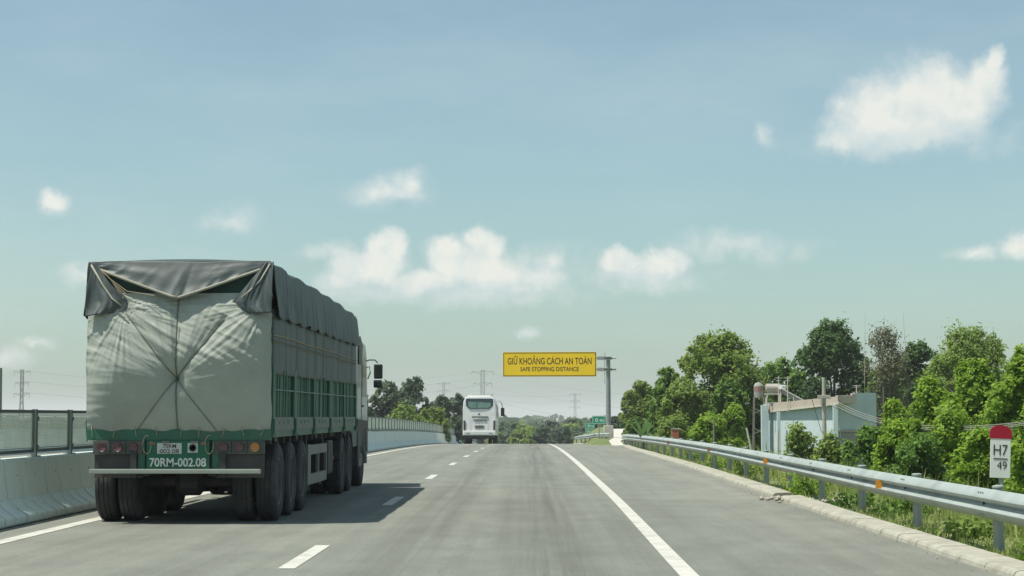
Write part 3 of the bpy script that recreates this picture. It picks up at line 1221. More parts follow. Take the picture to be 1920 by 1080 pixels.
# ropes over the rear canvas
for k, (a, b) in enumerate(ROPES):
    pts = []
    for i in range(25):
        t = i / 24
        x, z = a[0] + (b[0] - a[0]) * t, a[1] + (b[1] - a[1]) * t
        pts.append((x, rear_y(x, z) - .030, z))
    MB().tube(pts, .0085 if k < 2 else (.007 if k < 4 else .005), 5).build('rope', ROPE, truck, smooth=True)
MB().tube([(.03, rear_y(.03, 2.9) - .03, 2.80), (.035, rear_y(.03, 2.6) - .03, 2.55), (.0, rear_y(0, 2.4) - .03, 2.45)], .005, 5).build('rope', ROPE, truck)


for k in range(9):
    x = -1.12 + .28 * k + random.uniform(-.03, .03)
    yb = rear_y(x, 1.24)
    MB().tube([(x, yb - .03, 1.27), (x + .01, min(yb - .03, -.07), 1.215), (x + random.uniform(-.03, .03), -.058, 1.15 - random.uniform(0, .03))], .0055, 5).build('hem_tie', ROPEL, truck)

# roof cover
def roof_edge(y):
    return .035 * n3(y * .9, 3.3) + .045 * abs(math.sin(y * math.pi / 1.95 + .4)) - .055 * sstep(6, 11.7, y)


def roof_fn(u, v):
    y = -.02 + (LEN + .02) * v
    x = -1.21 + 2.42 * u
    hump = .05 * (1 - (x / 1.21) ** 2)
    z = ZT - .03 + roof_edge(y) + hump * (1 if y > .3 else y / .3)
    if y < .25:
        z = z + (ZT - z) * (1 - y / .25)
    z -= .05 * abs(x / 1.21) ** 14
    return (x, y, z)


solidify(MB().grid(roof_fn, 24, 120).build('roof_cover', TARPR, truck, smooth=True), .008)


# side covers (right is the side in view)
def side_cover(s):
    def up(u, v):
        y = -.02 + (LEN + .04) * u
        ztop = roof_fn(0 if s < 0 else 1, u)[2] + .008
        scal = .045 * abs(math.sin(y * math.pi / 1.17 + .3)) + .02 * n3(y * 2, 5.)
        zb = 2.72 - scal + .05 * u
        z = ztop + (zb - ztop) * v
        fold = .060 * abs(n3(y * 3.0 + .25 * n3(y, v * 2), v * .55, 6. * s)) + .022 * n3(y * 7.5, v * 1.0, 2.)
        x = 1.212 + .010 + .032 * v ** .6 + fold * (.15 + .85 * v) - .015 * (1 - v)
        return (s * x, y, z)
    o = MB().grid(up, 230, 26).build('side_cover', TARPD, truck, smooth=True)
    solidify(o, .007)

    def lo(u, v):
        y = .01 + (LEN - .01) * u
        zb = 1.945 + .065 * u + .012 * n3(y * 2.5, 1.)
        z = 2.80 + (zb - 2.80) * v
        ph = (y / 1.17) % 1.0
        seam = .022 * math.exp(-min(ph, 1 - ph) / .035)
        fold = .016 * n3(y * 1.7, z * .8, 4.) + .010 * n3(y * 6, z * .6, 1.)
        return (s * (1.213 + .012 * math.sin(ph * math.pi) - seam + fold), y, z)
    o = MB().grid(lo, 240, 18).build('side_cover', TARPD, truck, smooth=True)
    solidify(o, .007)
    for z0, m_, r_ in ((2.45, ROPEL, .010), (2.375, ROPE, .006), (2.36, ROPEL, .004)):
        pts = []
        for i in range(60):
            y = .02 + (LEN - .1) * i / 59
            v = (2.80 - z0) / (2.80 - 1.97)
            p = lo(y / LEN, v)
            pts.append((p[0] + s * .016, y, z0 + .02 * n3(y * .6, z0 * 3) + .028 * i / 59))
        MB().tube(pts, r_, 5).build('side_rope', m_, truck, smooth=True)


side_cover(1)
side_cover(-1)
# front end of the cover
MB().box(-1.2, 1.2, LEN - .03, LEN, ZB, 3.33).build('front_wall', GREENP, truck)

# body floor, side gates: posts, slats, lower panels, lock bar
MB().box(-1.19, 1.19, .03, LEN - .02, 1.12, 1.215).build('cargo_floor', GREENP, truck)
NG = 5
GL = LEN / NG
slat_me = MB().cbox(-.012, .012, -.021, .021, 1.385, 2.02, .005).mesh('slat', SLAT)
gpost_me = MB().box(-.03, .035, -.07, .07, 1.12, 2.05).box(.036, .05, -.03, .03, 1.16, 1.36).mesh('gate_post', GREENP)
lp = MB().cbox(-.02, .022, .10, GL - .10, 1.205, 1.385, .008)
lp_me = lp.mesh('lower_panel', PANELG)
lh_me = MB().cyl((.021, 0, 1.315), (.027, 0, 1.315), .026, n=10).mesh('panel_hole', BLACKP)
hook_me = MB().tube([(.03, 0, 1.23), (.05, 0, 1.14), (.045, .02, 1.07), (.03, .03, 1.10)], .010, 5).mesh('tie_hook', STEELG)
for s in (1, -1):
    rz = 0 if s > 0 else math.pi
    MB().box(-.01, .0, .05, LEN - .05, 1.22, 2.1).build('gate_backing', GREENP, truck, loc=(s * 1.165, 0, 0))
    for g in range(NG + 1):
        y = min(max(g * GL, .08), LEN - .08)
        link('gate_post', gpost_me, truck, (s * 1.185, y, 0), (0, 0, rz))
        link('tie_hook', hook_me, truck, (s * 1.19, y + .05, 0), (0, 0, rz))
    for g in range(NG):
        yb = g * GL if s > 0 else (g + 1) * GL
        p = link('lower_panel', lp_me, truck, (s * 1.185, yb, 0), (0, 0, rz))
        for q in (.30, .50, .70):
            link('panel_hole', lh_me, p, (0, .1 + (GL - .2) * q, 0))
        ns = 8
        for q in range(ns):
            link('slat', slat_me, truck, (s * 1.19, g * GL + .17 + (GL - .34) * q / (ns - 1), 0), (0, R(random.uniform(-1, 1)), rz))
    MB().cyl((s * 1.215, .05, 1.745), (s * 1.215, LEN - .05, 1.765), .011, n=6).build('lock_bar', SLAT, truck)

# tail sill, lamp boxes, plate board, bar, flaps
MB().cbox(-1.20, 1.20, -.05, .06, 1.085, 1.225, .01).build('tail_sill', GREENP, truck)
for s in (-1, 1):
    x0 = s * .79
    lb = MB().cbox(x0 - .325, x0 + .325, -.06, .03, .905, 1.082, .01).build('lamp_box', LAMPBOX, truck)
    for k, dx in enumerate((-.205, .0, .205)):
        m_ = LAMPO if (s > 0 and k == 2) else LAMPR
        lamp = MB().lathe([(.0, .045), (-.010, .058), (.0, .062), (.02, .062)], 'y', 20).build(
            'tail_lamp', m_, truck, smooth=True, auto=40, loc=(x0 + dx, -.078, .995))
        MB().box(x0 + dx + .100, x0 + dx + .106, -.075, -.058, .915, 1.075).build('lamp_divider', CHASSIS, truck) if k < 2 else None
    MB().cbox(x0 - .315, x0 + .32, .0, .035, .60, .90, .006).build('mud_flap', FLAP, truck)
    # cable loop
    lo_ = []
    for i in range(15):
        t = 2 * math.pi * i / 14 * .86
        lo_.append((s * (.36 + .045) - .0 + .055 * math.cos(t + 1.2), -.085, 1.03 + .12 * math.sin(t + 1.2)))
    MB().tube(lo_, .006, 5).build('lamp_cable', ROPEL, truck)
    MB().cbox(s * .485 - .05, s * .485 + .05, -.04, .06, .70, 1.083, .008).build('tail_upright', GREENP, truck)
board = MB().cbox(-.415, .405, -.065, -.04, .705, 1.082, .004).build('plate_board', PLATEG, truck)
lettering('70RM-002.08', board, (-.005, -.068, .800), .735, .115, LETW, bold=.022)
pl = MB().cbox(-.275, .045, -.073, -.066, .910, 1.050, .004).build('licence_plate', PLATEW, truck)
lettering('70RM', pl, (-.115, -.0755, 1.010), .175, .052, LETB, bold=.004)
lettering('002.08', pl, (-.115, -.0755, .944), .250, .056, LETB, bold=.004)
em = MB().cbox(.120, .255, -.070, -.066, .925, 1.050, .004).build('inspection_disc', PLATEW, truck)
MB().lathe([(0, .052), (.003, .052), (.003, .040), (0, .040)], 'y', 20).build('disc_ring', PANELG, em, loc=(.1875, -.0735, .987))
MB().lathe([(0, .018), (.003, .018)], 'y', 12).build('disc_ring', PANELG, em, loc=(.1875, -.0735, .987))
for dx in (-.16, .21):
    MB().cbox(dx - .05, dx + .05, -.10, -.066, 1.052, 1.078, .006).build('plate_lamp', PANELG, truck)
for dx in (-.345, .325):
    MB().prism([(dx - .05, 1.03), (dx + .05, 1.03), (dx, 1.075)], 'y', -.072, -.066).build('warning_triangle', REDDULL, truck)
MB().cbox(-1.135, 1.085, -.15, -.085, .655, .715, .012).build('bumper_bar', BARW, truck)
for dx in (-.58, .58):
    MB().box(dx - .04, dx + .04, -.088, .10, .60, .95).build('bumper_bracket', CHASSIS, truck)
# chassis
for s in (-1, 1):
    MB().prism([(.0, .62), (0, 1.115), (LEN - 2.9, 1.115), (LEN, 1.115), (LEN, .98), (LEN - 3.0, .96), (LEN - 4.0, .62)], 'x', s * .45 - .06, s * .45 + .06).build(
        'chassis_rail', CHASSIS, truck)
cm_me = MB().box(-1.15, 1.15, .3, .36, 1.03, 1.118).mesh('cross_member', CHASSIS)
for i in range(17):
    link('cross_member', cm_me, truck, (0, i * .66, 0))


# wheels
def tyre_profile(w, R_):
    h = w / 2
    return [(-h * .80, R_ * .58), (-h * .98, R_ * .66), (-h, R_ * .80), (-h * .93, R_ * .93), (-h * .78, R_ * .985), (-h * .55, R_),
            (-h * .50, R_ * .978), (-h * .42, R_ * .978), (-h * .38, R_), (-h * .06, R_), (-h * .03, R_ * .978), (h * .03, R_ * .978),
            (h * .06, R_), (h * .38, R_), (h * .42, R_ * .978), (h * .50, R_ * .978), (h * .55, R_), (h * .78, R_ * .985), (h * .93, R_ * .93),
            (h, R_ * .80), (h * .98, R_ * .66), (h * .80, R_ * .58)]


WR = .52
tyre_me = MB().lathe(tyre_profile(.27, WR), 'x', 40).mesh('tyre', RUBBER, True, 45)
rimr = MB().lathe([(.10, .318), (.115, .318), (.118, .300), (.06, .280), (-.02, .255), (-.03, .17), (-.025, .12), (.045, .11), (.075, .085), (.078, .0001)],
                  'x', 32)
for i in range(8):
    t = 2 * math.pi * i / 8
    rimr.cyl((-.03, .145 * math.cos(t), .145 * math.sin(t)), (.0, .145 * math.cos(t), .145 * math.sin(t)), .016, n=6)
rim_me = rimr.mesh('rim', RIM, True, 40)
rimf = MB().lathe([(.10, .318), (.112, .318), (.115, .295), (.03, .28), (.085, .20), (.10, .15), (.13, .11), (.14, .0001)], 'x', 32)
rimf_me = rimf.mesh('rim', RIM, True, 40)


def wheel(x, y, s, parent, front=False, r=WR):
    w = empty('wheel', (x, y, r))
    w.parent = parent
    w.rotation_euler = (random.uniform(0, 6), 0, 0 if s > 0 else math.pi)
    k = r / WR
    w.scale = (1, k, k)
    link('tyre', tyre_me, w)
    link('rim', rimf_me if front else rim_me, w)
    return w


AX = [.88, 2.19, 3.50]
for y in AX + [9.35, 10.65]:
    for s in (-1, 1):
        wheel(s * 1.065, y, s, truck)
        wheel(s * .755, y, s, truck)
    MB().cyl((-.95, y, WR), (.95, y, WR), .075, n=10).lathe([(-.2, .09), (-.12, .19), (.12, .19), (.2, .09)], 'x', 14, (0, y, WR)).build('axle', CHASSIS, truck)
for y in AX:
    for s in (-1, 1):
        MB().prism([(y - .5, .80), (y - .45, .77), (y, .68), (y + .45, .77), (y + .5, .80), (y, .76)], 'x', s * .45 - .04, s * .45 + .04).build('leaf_spring', CHASSIS, truck)
# spare gear slung under the floor: side guard frame, tank, landing leg
for s in (1, -1):
    sg = MB()
    sg.box(1.12, 1.16, 4.35, 4.72, .34, .96).box(1.12, 1.16, 4.721, 7.0, .80, .95).box(1.12, 1.16, 4.721, 7.0, .34, .50)
    sg.box(1.12, 1.16, 5.80, 5.88, .501, .799).box(1.12, 1.16, 6.92, 7.0, .501, .799)
    o = sg.build('side_guard', STEELG, truck)
    if s < 0:
        o.scale = (-1, 1, 1)
    MB().box(.50, 1.11, 4.5, 4.6, .9, 1.1).build('guard_bracket', CHASSIS, truck).scale = (s, 1, 1)
    MB().box(.50, 1.11, 6.8, 6.9, .9, 1.1).build('guard_bracket', CHASSIS, truck).scale = (s, 1, 1)
    MB().box(-.06, .06, -.06, .06, .28, 1.05).box(-.13, .13, -.13, .13, .24, .28).build('landing_leg', CHASSIS, truck, loc=(s * .85, 7.6, 0))
MB().lathe([(-.62, .0001), (-.62, .25), (-.58, .28), (.58, .28), (.62, .25), (.62, .0001)], 'y', 20).build('air_tank', CHASSIS, truck, smooth=True, auto=40, loc=(.3, 6.1, .70))
MB().cbox(.62, 1.10, 7.75, 8.55, .40, .98, .04).build('fuel_tank', CHASSIS, truck)
MB().cbox(.62, 1.10, 8.58, 8.66, .62, .70, .01).build('marker_plate', REDDULL, truck)

# tractor: fenders, cab, mirrors
for s in (-1, 1):
    for y in (9.35, 10.65):
        fm = MB()
        pr = []
        for i in range(11):
            t = math.pi * (.06 + .88 * i / 10)
            pr.append((y - .62 * math.cos(t), WR + .62 * math.sin(t)))
        pr += [(p[0] * 1.0 + (y - p[0]) * .05, p[1] - .03) for p in pr[::-1]]
        fm.prism(pr, 'x', s * .62, s * 1.20) if s > 0 else fm.prism(pr, 'x', s * 1.20, s * .62)
        fm.build('rear_fender', CHASSIS, truck)
    MB().box(s * .40 - .05, s * .40 + .05, 8.6, 14.2, .72, .95).build('tractor_rail', CHASSIS, truck)
MB().lathe([(.96, .45), (1.0, .46), (1.03, .44)], 'z', 24).build('fifth_wheel', CHASSIS, truck, loc=(0, 10.2, 0))

CY0, CY1 = 12.0, 14.35
cabp = [(CY0, 1.02), (CY0, 2.72), (CY0 + .10, 2.86), (CY0 + .9, 2.93), (CY1 - .55, 2.86), (CY1 - .25, 2.62), (CY1 - .05, 1.75), (CY1, 1.02), (CY1, .62),
        (CY1 - .38, .62), (CY1 - .45, .95), (CY1 - .75, 1.12), (CY1 - 1.2, 1.12), (CY1 - 1.5, .95), (CY1 - 1.58, .80), (CY0, .80)]
cab = MB()
rings = []
for x, k in ((-1.20, .97), (-1.14, 1.0), (1.14, 1.0), (1.20, .97)):
    rings.append([(x, 13.15 + (p[0] - 13.15) * k, 1.75 + (p[1] - 1.75) * k) for p in cabp])
n = len(cabp)
cab.add([p for r in rings for p in r], [(i * n + j, i * n + (j + 1) % n, i * n + n + (j + 1) % n, i * n + n + j) for i in range(3) for j in range(n)]
        + [tuple(range(n - 1, -1, -1)), tuple(range(3 * n, 4 * n))])
cab_o = cab.build('cab', CABW, truck, smooth=True, auto=35)
for s in (-1, 1):
    MB().prism([(13.0, 1.78), (13.0, 2.50), (13.65, 2.50), (14.05, 1.80)], 'x', s * 1.203 - .004, s * 1.203 + .004).build('cab_window', GLASSD, cab_o)
    MB().prism([(12.92, .98), (12.92, 2.58), (12.945, 2.58), (12.945, .98)], 'x', s * 1.203 - .004, s * 1.203 + .004).build('door_seam', BLACKP, cab_o)
    MB().cbox(s * 1.21 - .015, s * 1.21 + .015, 13.05, 13.20, 1.58, 1.62, .005).build('door_handle', BLACKP, cab_o)
    MB().cbox(s * 1.12 - .09, s * 1.12 + .09, 12.15, 12.62, .40, .98, .02).build('side_step', CHASSIS, cab_o)
    MB().cbox(s * 1.205 - .02, s * 1.205 + .02, 12.2, 12.6, .42, .56, .006).build('step_plate', PANELG, cab_o)
    MB().prism([(12.02, .80), (12.02, 1.34), (14.28, 1.30), (14.30, .66), (13.98, .66), (13.9, .97), (13.6, 1.14), (13.15, 1.14), (12.86, .97), (12.8, .82)], 'x', s * 1.208 - .006, s * 1.208 + .006).build('lower_panel', CHASSIS, cab_o)
    wheel(s * 1.06, 13.20, s, truck, True)
    # mirror on its arm
    MB().tube([(s * 1.17, 14.1, 2.52), (s * 1.24, 14.2, 2.56), (s * 1.36, 14.22, 2.56), (s * 1.42, 14.22, 2.50)], .014, 6).tube(
        [(s * 1.19, 14.1, 2.40), (s * 1.25, 14.15, 2.42), (s * 1.27, 14.16, 2.30), (s * 1.22, 14.12, 2.16)], .012, 6).build('mirror_arm', BLACKP, cab_o)
    MB().cbox(s * 1.43 - .09, s * 1.43 + .09, 14.16, 14.27, 2.17, 2.47, .03).build('mirror', BLACKP, cab_o)
    MB().cbox(s * 1.42 - .085, s * 1.42 + .085, 14.16, 14.27, 1.985, 2.145, .03).build('wide_mirror', BLACKP, cab_o)
    MB().prism([(12.08, 2.42), (12.08, 2.90), (12.35, 2.98), (12.9, 2.80), (12.7, 2.42)], 'x', s * 1.215 - .006, s * 1.215 + .012).build('side_deflector', BLACKP, cab_o)
MB().prism([(14.12, 1.80), (13.95, 2.56), (13.93, 2.56), (14.09, 1.80)], 'x', -1.1, 1.1).build('windscreen', GLASSD, cab_o)
MB().cbox(-1.19, 1.19, 14.30, 14.42, .42, .80, .03).build('front_bumper', PANELG, truck)

# ------------------------------------------------------------------ the coach
BY = 138.0
bus = tag(empty('coach_bus', (P(899, 0, BY).x, BY, zr(BY) + .02), 0), 'white coach bus seen from behind at the crest of the road', 'bus')
bus.rotation_euler = (math.atan(-2 * KC * (BY - Y0)), 0, 0)
BL, BH, BW = 11.5, 3.52, 1.25
bb = MB()
prof = [(-1.25, .62), (-1.25, 2.6), (-1.20, 3.15), (-1.08, 3.42), (-.85, 3.52), (.85, 3.52), (1.08, 3.42), (1.20, 3.15), (1.25, 2.6), (1.25, .62)]
rings = []
for y, kx, dz in ((.0, .965, -.05), (.06, .99, -.015), (.25, 1, 0), (BL - .4, 1, 0), (BL - .05, .97, -.1)):
    rings.append([(x * kx, y + (.14 * max(0, (z - 2.1) / 1.4) if y < .3 else 0), (z + dz) if z > .7 else z) for x, z in prof])
n = len(prof)
bb.add([p for r in rings for p in r], [(i * n + j, i * n + (j + 1) % n, i * n + n + (j + 1) % n, i * n + n + j) for i in range(4) for j in range(n)]
       + [tuple(range(n - 1, -1, -1)), tuple(range(4 * n, 5 * n))])
body = bb.build('body', WHITEP, bus, smooth=True, auto=30)


def bus_rear(x, z, o=.006):
    return (x, .0 + .14 * max(0, (z - 2.1) / 1.4) - o, z)


def rear_poly(name, poly, m, parent, o=.01):
    vs = [bus_rear(x, z, o) for x, z in poly] + [bus_rear(x, z, -.02) for x, z in poly]
    n = len(poly)
    return MB().add(vs, [tuple(range(n)), tuple(range(2 * n - 1, n - 1, -1))] + [(i, n + i, n + (i + 1) % n, (i + 1) % n) for i in range(n)]).build(name, m, parent)


wn = rear_poly('rear_window', [(-1.00, 2.82), (-.72, 2.60), (.72, 2.60), (1.00, 2.82), (1.03, 3.20), (.98, 3.36), (-.98, 3.36), (-1.03, 3.20)], GLASSD, body, .012)
rear_poly('curtain', [(-.83, 2.80), (-.66, 2.655), (-.22, 2.655), (-.22, 3.12), (-.85, 3.12)], CURTAIN, wn, .018)
rear_poly('curtain', [(-.16, 2.655), (.66, 2.655), (.83, 2.80), (.85, 3.05), (-.16, 3.12)], CURTAIN, wn, .018)
for s in (-1, 1):
    rear_poly('tail_light', sorted_poly if False else [(s * 1.03, 1.02), (s * 1.19, 1.02), (s * 1.20, 1.72), (s * 1.05, 1.72)][::s], mat('bus_lamp' + str(s), (.075, .045, .05), .3), body, .014)
    rear_poly('reflector', [(s * .98, .79), (s * .70, .79), (s * .70, .735), (s * .98, .735)], LETGREY, body, .075)
    wheel(s * 1.07, 3.0, s, bus)
    wheel(s * .75, 3.0, s, bus)
    wheel(s * 1.07, 9.2, s, bus, True)
    MB().cbox(s * 1.235 - .012, s * 1.235 + .022, .9, BL - 1.2, 1.95, 2.95, .02).build('side_window', GLASSD, body)
    MB().tube([(s * 1.0, 10.9, 3.42), (s * 1.30, 11.2, 3.46), (s * 1.52, 11.35, 3.25), (s * 1.56, 11.4, 2.86)], .045, 6).build('mirror_arm', WHITEP, body)
    MB().cbox(s * 1.58 - .15, s * 1.58 + .15, 11.3, 11.5, 2.20, 2.88, .06).build('mirror', BLACKP, body)
MB().cbox(-1.23, 1.23, -.07, .3, .645, .94, .05).build('bumper', WHITEP, bus)
MB().box(-1.12, 1.12, .08, 1.2, .40, .66).box(-.5, .5, .1, 2.0, .33, .45).build('underside', CHASSIS, bus)
for dx in (-.66, -.02, .66):
    MB().box(dx, dx + .01, -.0135, -.008, .95, 1.95 if dx else 2.15).build('panel_seam', LETGREY, body)
rear_poly('vent_grille', [(-.32, 1.14), (.32, 1.14), (.36, 1.36), (-.36, 1.36)], PANELG, body, .012)
for k in range(4):
    rear_poly('grille_slat', [(-.30, 1.165 + k * .05), (.30, 1.165 + k * .05), (.30, 1.185 + k * .05), (-.30, 1.185 + k * .05)], LETGREY, body, .018)
rear_poly('licence_plate', [(-.56, 1.92), (.66, 1.92), (.66, 2.04), (-.56, 2.04)], PANELG, body, .012)
for k, (cx, w_) in enumerate(((-.34, .07), (-.22, .11), (-.06, .12), (.06, .06), (.19, .13), (.36, .10), (.48, .12))):
    rear_poly('letter_mark', [(cx - w_ / 2, 1.67), (cx + w_ / 2, 1.67), (cx + w_ / 2, 1.80), (cx - w_ / 2, 1.80)], LETGREY, body, .012)
MB().lathe([(0, .085), (.006, .085), (.006, .06), (0, .06)], 'y', 16).build('round_badge', LETGREY, body, loc=(-.02, -.024, 2.19))
MB().cbox(-.9, .9, .5, 3.0, 3.50, 3.64, .04).build('roof_unit', WHITEP, body)

# ------------------------------------------------------------------ signs
SD = 129.0
gz = zr(SD) + .15
g = tag(empty('overhead_sign', (5.62, SD, gz)), 'yellow SAFE STOPPING DISTANCE board on a tall grey cantilever post', 'road sign')
ox, oz = 5.62, gz


def L3(px, py, d=SD):
    p = P(px, py, d)
    return p.x - ox, p.z - oz


x0, z1 = L3(942, 660)
x1, z0 = L3(1118, 706)
MB().lathe([(.0, .190), (5.9, .140)], 'z', 24).lathe([(5.9, .145), (5.93, .145), (5.95, .0001)], 'z', 24).lathe([(.32, .30), (.35, .30)], 'z', 20).build('post', POSTG, g, smooth=True, auto=40)
MB().cbox(-.34, .34, -.34, .34, -.35, 1.15, .04).build('pedestal', PALEC, g)
for zz in (z0 + (z1 - z0) * .28, z0 + (z1 - z0) * .74):
    MB().cyl((.55, .12, zz), (x0 + .5, .12, zz), .055, n=10).build('arm', GALVP, g, rot=(0, 0, R(-5)))
    MB().box(-.26, .26, -.24, .24, zz - .10, zz - .07).box(-.26, .26, -.24, .24, zz + .07, zz + .10).box(-.75, -.27, -.06, .12, zz - .12, zz + .12).build('arm_bracket', GALVP, g)
MB().cyl((-.24, 0, z1 - .05), (-.24, 0, z0 - .55), .022, n=6).build('conduit', GALVP, g)
pan = MB().cbox(x0, x1, -.02, .04, z0, z1, .01).build('board', YELLOW, g, rot=(0, 0, R(-5)))
fw = .045
bd = MB()
i0 = .035
bd.box(x0 + i0, x1 - i0, -.028, -.022, z1 - i0 - fw, z1 - i0).box(x0 + i0, x1 - i0, -.028, -.022, z0 + i0, z0 + i0 + fw)
bd.box(x0 + i0, x0 + i0 + fw, -.028, -.022, z0 + i0 + fw, z1 - i0 - fw).box(x1 - i0 - fw, x1 - i0, -.028, -.022, z0 + i0 + fw, z1 - i0 - fw)
bd.build('board_border', SIGNBK, pan)
a, zz = L3(951, 677)
b_, _ = L3(1109, 677)
lettering('GI\u1eee KHO\u1ea2NG C\u00c1CH AN TO\u00c0N', pan, ((a + b_) / 2, -.025, zz + .08), b_ - a, .64, LETBR, bold=.012)
a, zz = L3(975, 692)
b_, _ = L3(1085, 692)
lettering('SAFE STOPPING DISTANCE', pan, ((a + b_) / 2, -.025, zz), b_ - a, .30, LETBR, bold=.012)


def green_sign(px, py, d, w, h, txt, label):
    c = P(px, py, d)
    zg = ground(c.x, d)
    o = tag(empty('distance_sign', (c.x, d, zg)), label, 'road sign', 'green distance signs')
    cz = c.z - zg
    MB().cyl((0, .04, -.3), (0, .04, cz + h / 2), .045, n=8).build('post', GALVP, o)
    pl = MB().cbox(-w / 2, w / 2, -.015, .012, cz - h / 2, cz + h / 2, .004).build('plate', SIGNG, o)
    e = .03
    f = MB()
    for zz in (cz - h / 2 + e, cz + h / 2 - e - .025):
        f.box(-w / 2 + e, w / 2 - e, -.022, -.017, zz, zz + .025)
    for xx in (-w / 2 + e, w / 2 - e - .025):
        f.box(xx, xx + .025, -.022, -.017, cz - h / 2 + e + .026, cz + h / 2 - e - .026)
    f.build('plate_border', SIGNW, pl)
    lettering(txt, pl, (.04, -.020, cz), w * .62, h * .46, SIGNW, bold=.015)


green_sign(1122.5, 787.5, 127.0, .92, .58, '0 m', 'green distance sign reading 0 m beside the tall sign post')
green_sign(1106, 798.5, 178.0, .92, .58, '50 m', 'green distance sign reading 50 m in the middle of the row')
green_sign(1104, 809, 228.0, .98, .58, '100 m', 'farthest green distance sign, low behind the short guardrail')

# kilometre marker behind the guardrail
KD = 22.0
c = P(1864, 860, KD)
zg = ground(c.x, KD)
o = tag(empty('distance_marker', (c.x, KD, zg), R(-4)), 'white and red marker plate H7 over 49 behind the guardrail', 'marker')
o.rotation_euler = (0, R(2.2), R(-4))
zb = P(0, 895, KD).z - zg
zt = P(0, 822, KD).z - zg
ztt = P(0, 797, KD).z - zg
MB().cyl((.02, .03, -.3), (.02, .03, zt), .032, n=10).build('post', GALVP, o)
pl = MB().cbox(-.118, .118, -.012, .006, zb, zt, .003).build('plate', SIGNW, o)
ctop = [(-.128, zt + .001)] + [(-.128, zt + .07)]
ctop += [(.128 * math.cos(math.pi - math.pi * i / 12), zt + .075 + (ztt - zt - .075) * math.sin(math.pi * i / 12)) for i in range(13)] + [(.128, zt + .07), (.128, zt + .001)]
MB().prism(ctop, 'y', -.016, .008).build('red_cap', SIGNR, o)
lettering('H7', pl, (0, -.0155, zt - .135), .165, .125, LETB, bold=.0)
MB().box(-.082, .082, -.0165, -.0125, zt - .243, zt - .232).build('rule_line', LETB, pl)
lettering('49', pl, (.018, -.0155, zt - .315), .115, .095, LETB, bold=.0)

# ------------------------------------------------------------------ foliage
def leaves(centres, normals, size, aspect, seed, fold=.18, droop=0.0):
    """diamond leaves: two triangles each; centres (n,3), normals (n,3)"""
    rg = np.random.default_rng(seed)
    n = len(centres)
    nn = normals / np.maximum(1e-6, np.linalg.norm(normals, axis=1))[:, None]
    t = rg.normal(size=(n, 3))
    t[:, 2] -= droop
    t -= nn * np.sum(t * nn, 1)[:, None]
    t /= np.maximum(1e-6, np.linalg.norm(t, axis=1))[:, None]
    b = np.cross(nn, t)
    L = (size * rg.uniform(.6, 1.35, n))[:, None]
    W = L * aspect * rg.uniform(.8, 1.2, n)[:, None]
    v0 = centres - t * L * .5
    v2 = centres + t * L * .5
    up = nn * W * fold
    v1 = centres - b * W * .5 + up - t * L * .05
    v3 = centres + b * W * .5 + up - t * L * .05
    vs = np.stack([v0, v1, v2, v3], 1).reshape(-1, 3)
    i = np.arange(n) * 4
    fs = np.concatenate([np.stack([i, i + 1, i + 2], 1), np.stack([i, i + 2, i + 3], 1)])
    return vs, fs


def crown_points(blobs, n, seed, clump=.16, per=26, shell=.62, up=.6):
    """blobs: (cx,cy,cz,rx,ry,rz). Leaves gather in clumps near the blob surfaces."""
    rg = np.random.default_rng(seed)
    B = np.array(blobs)
    area = (B[:, 3] * B[:, 5]) ** 1.0
    nc = max(8, n // per)
    idx = rg.choice(len(B), nc, p=area / area.sum())
    d = rg.normal(size=(nc, 3))
    d /= np.linalg.norm(d, axis=1)[:, None]
    r = shell + (1.02 - shell) * rg.random(nc) ** .6
    cc = B[idx, :3] + d * r[:, None] * B[idx, 3:6]
    li = np.repeat(np.arange(nc), per)
    rad = B[idx, 3:6].mean(1)[li]
    off = rg.normal(size=(len(li), 3)) * (clump * np.maximum(rad, .25))[:, None] * rg.uniform(.5, 1.35, (nc, 1))[li]
    pts = cc[li] + off
    nrm = d[li] * .75 + rg.normal(size=pts.shape) * .62
    nrm[:, 2] += up
    return pts, nrm


def limbs(mb, base, targets, r0, seed):
    rg = random.Random(seed)
    for t in targets:
        a, b_ = Vector(base), Vector(t)
        m1 = a.lerp(b_, .35) + Vector((rg.uniform(-.15, .15), rg.uniform(-.15, .15), rg.uniform(0, .25)))
        m2 = a.lerp(b_, .7) + Vector((rg.uniform(-.2, .2), rg.uniform(-.2, .2), rg.uniform(-.05, .2)))
        mb.tube([a, m1, m2, b_], [r0, r0 * .72, r0 * .45, r0 * .18], 6)


def envelope(style, t):
    if style == 'round':
        return math.sin(math.pi * (0.20 + .76 * t)) ** .5
    if style == 'cone':
        return (1 - t * .97) ** .5 * min(1, .75 + t * 2.2)
    if style == 'column':
        return min(1, (1 - t) * 3.2) ** .5 * min(1, .85 + t)
    if style == 'umbrella':
        return (math.sin(math.pi * min(1, t * .62 + .36)) ** .8) * (.35 + .65 * min(1, t * 2))
    return 1.0


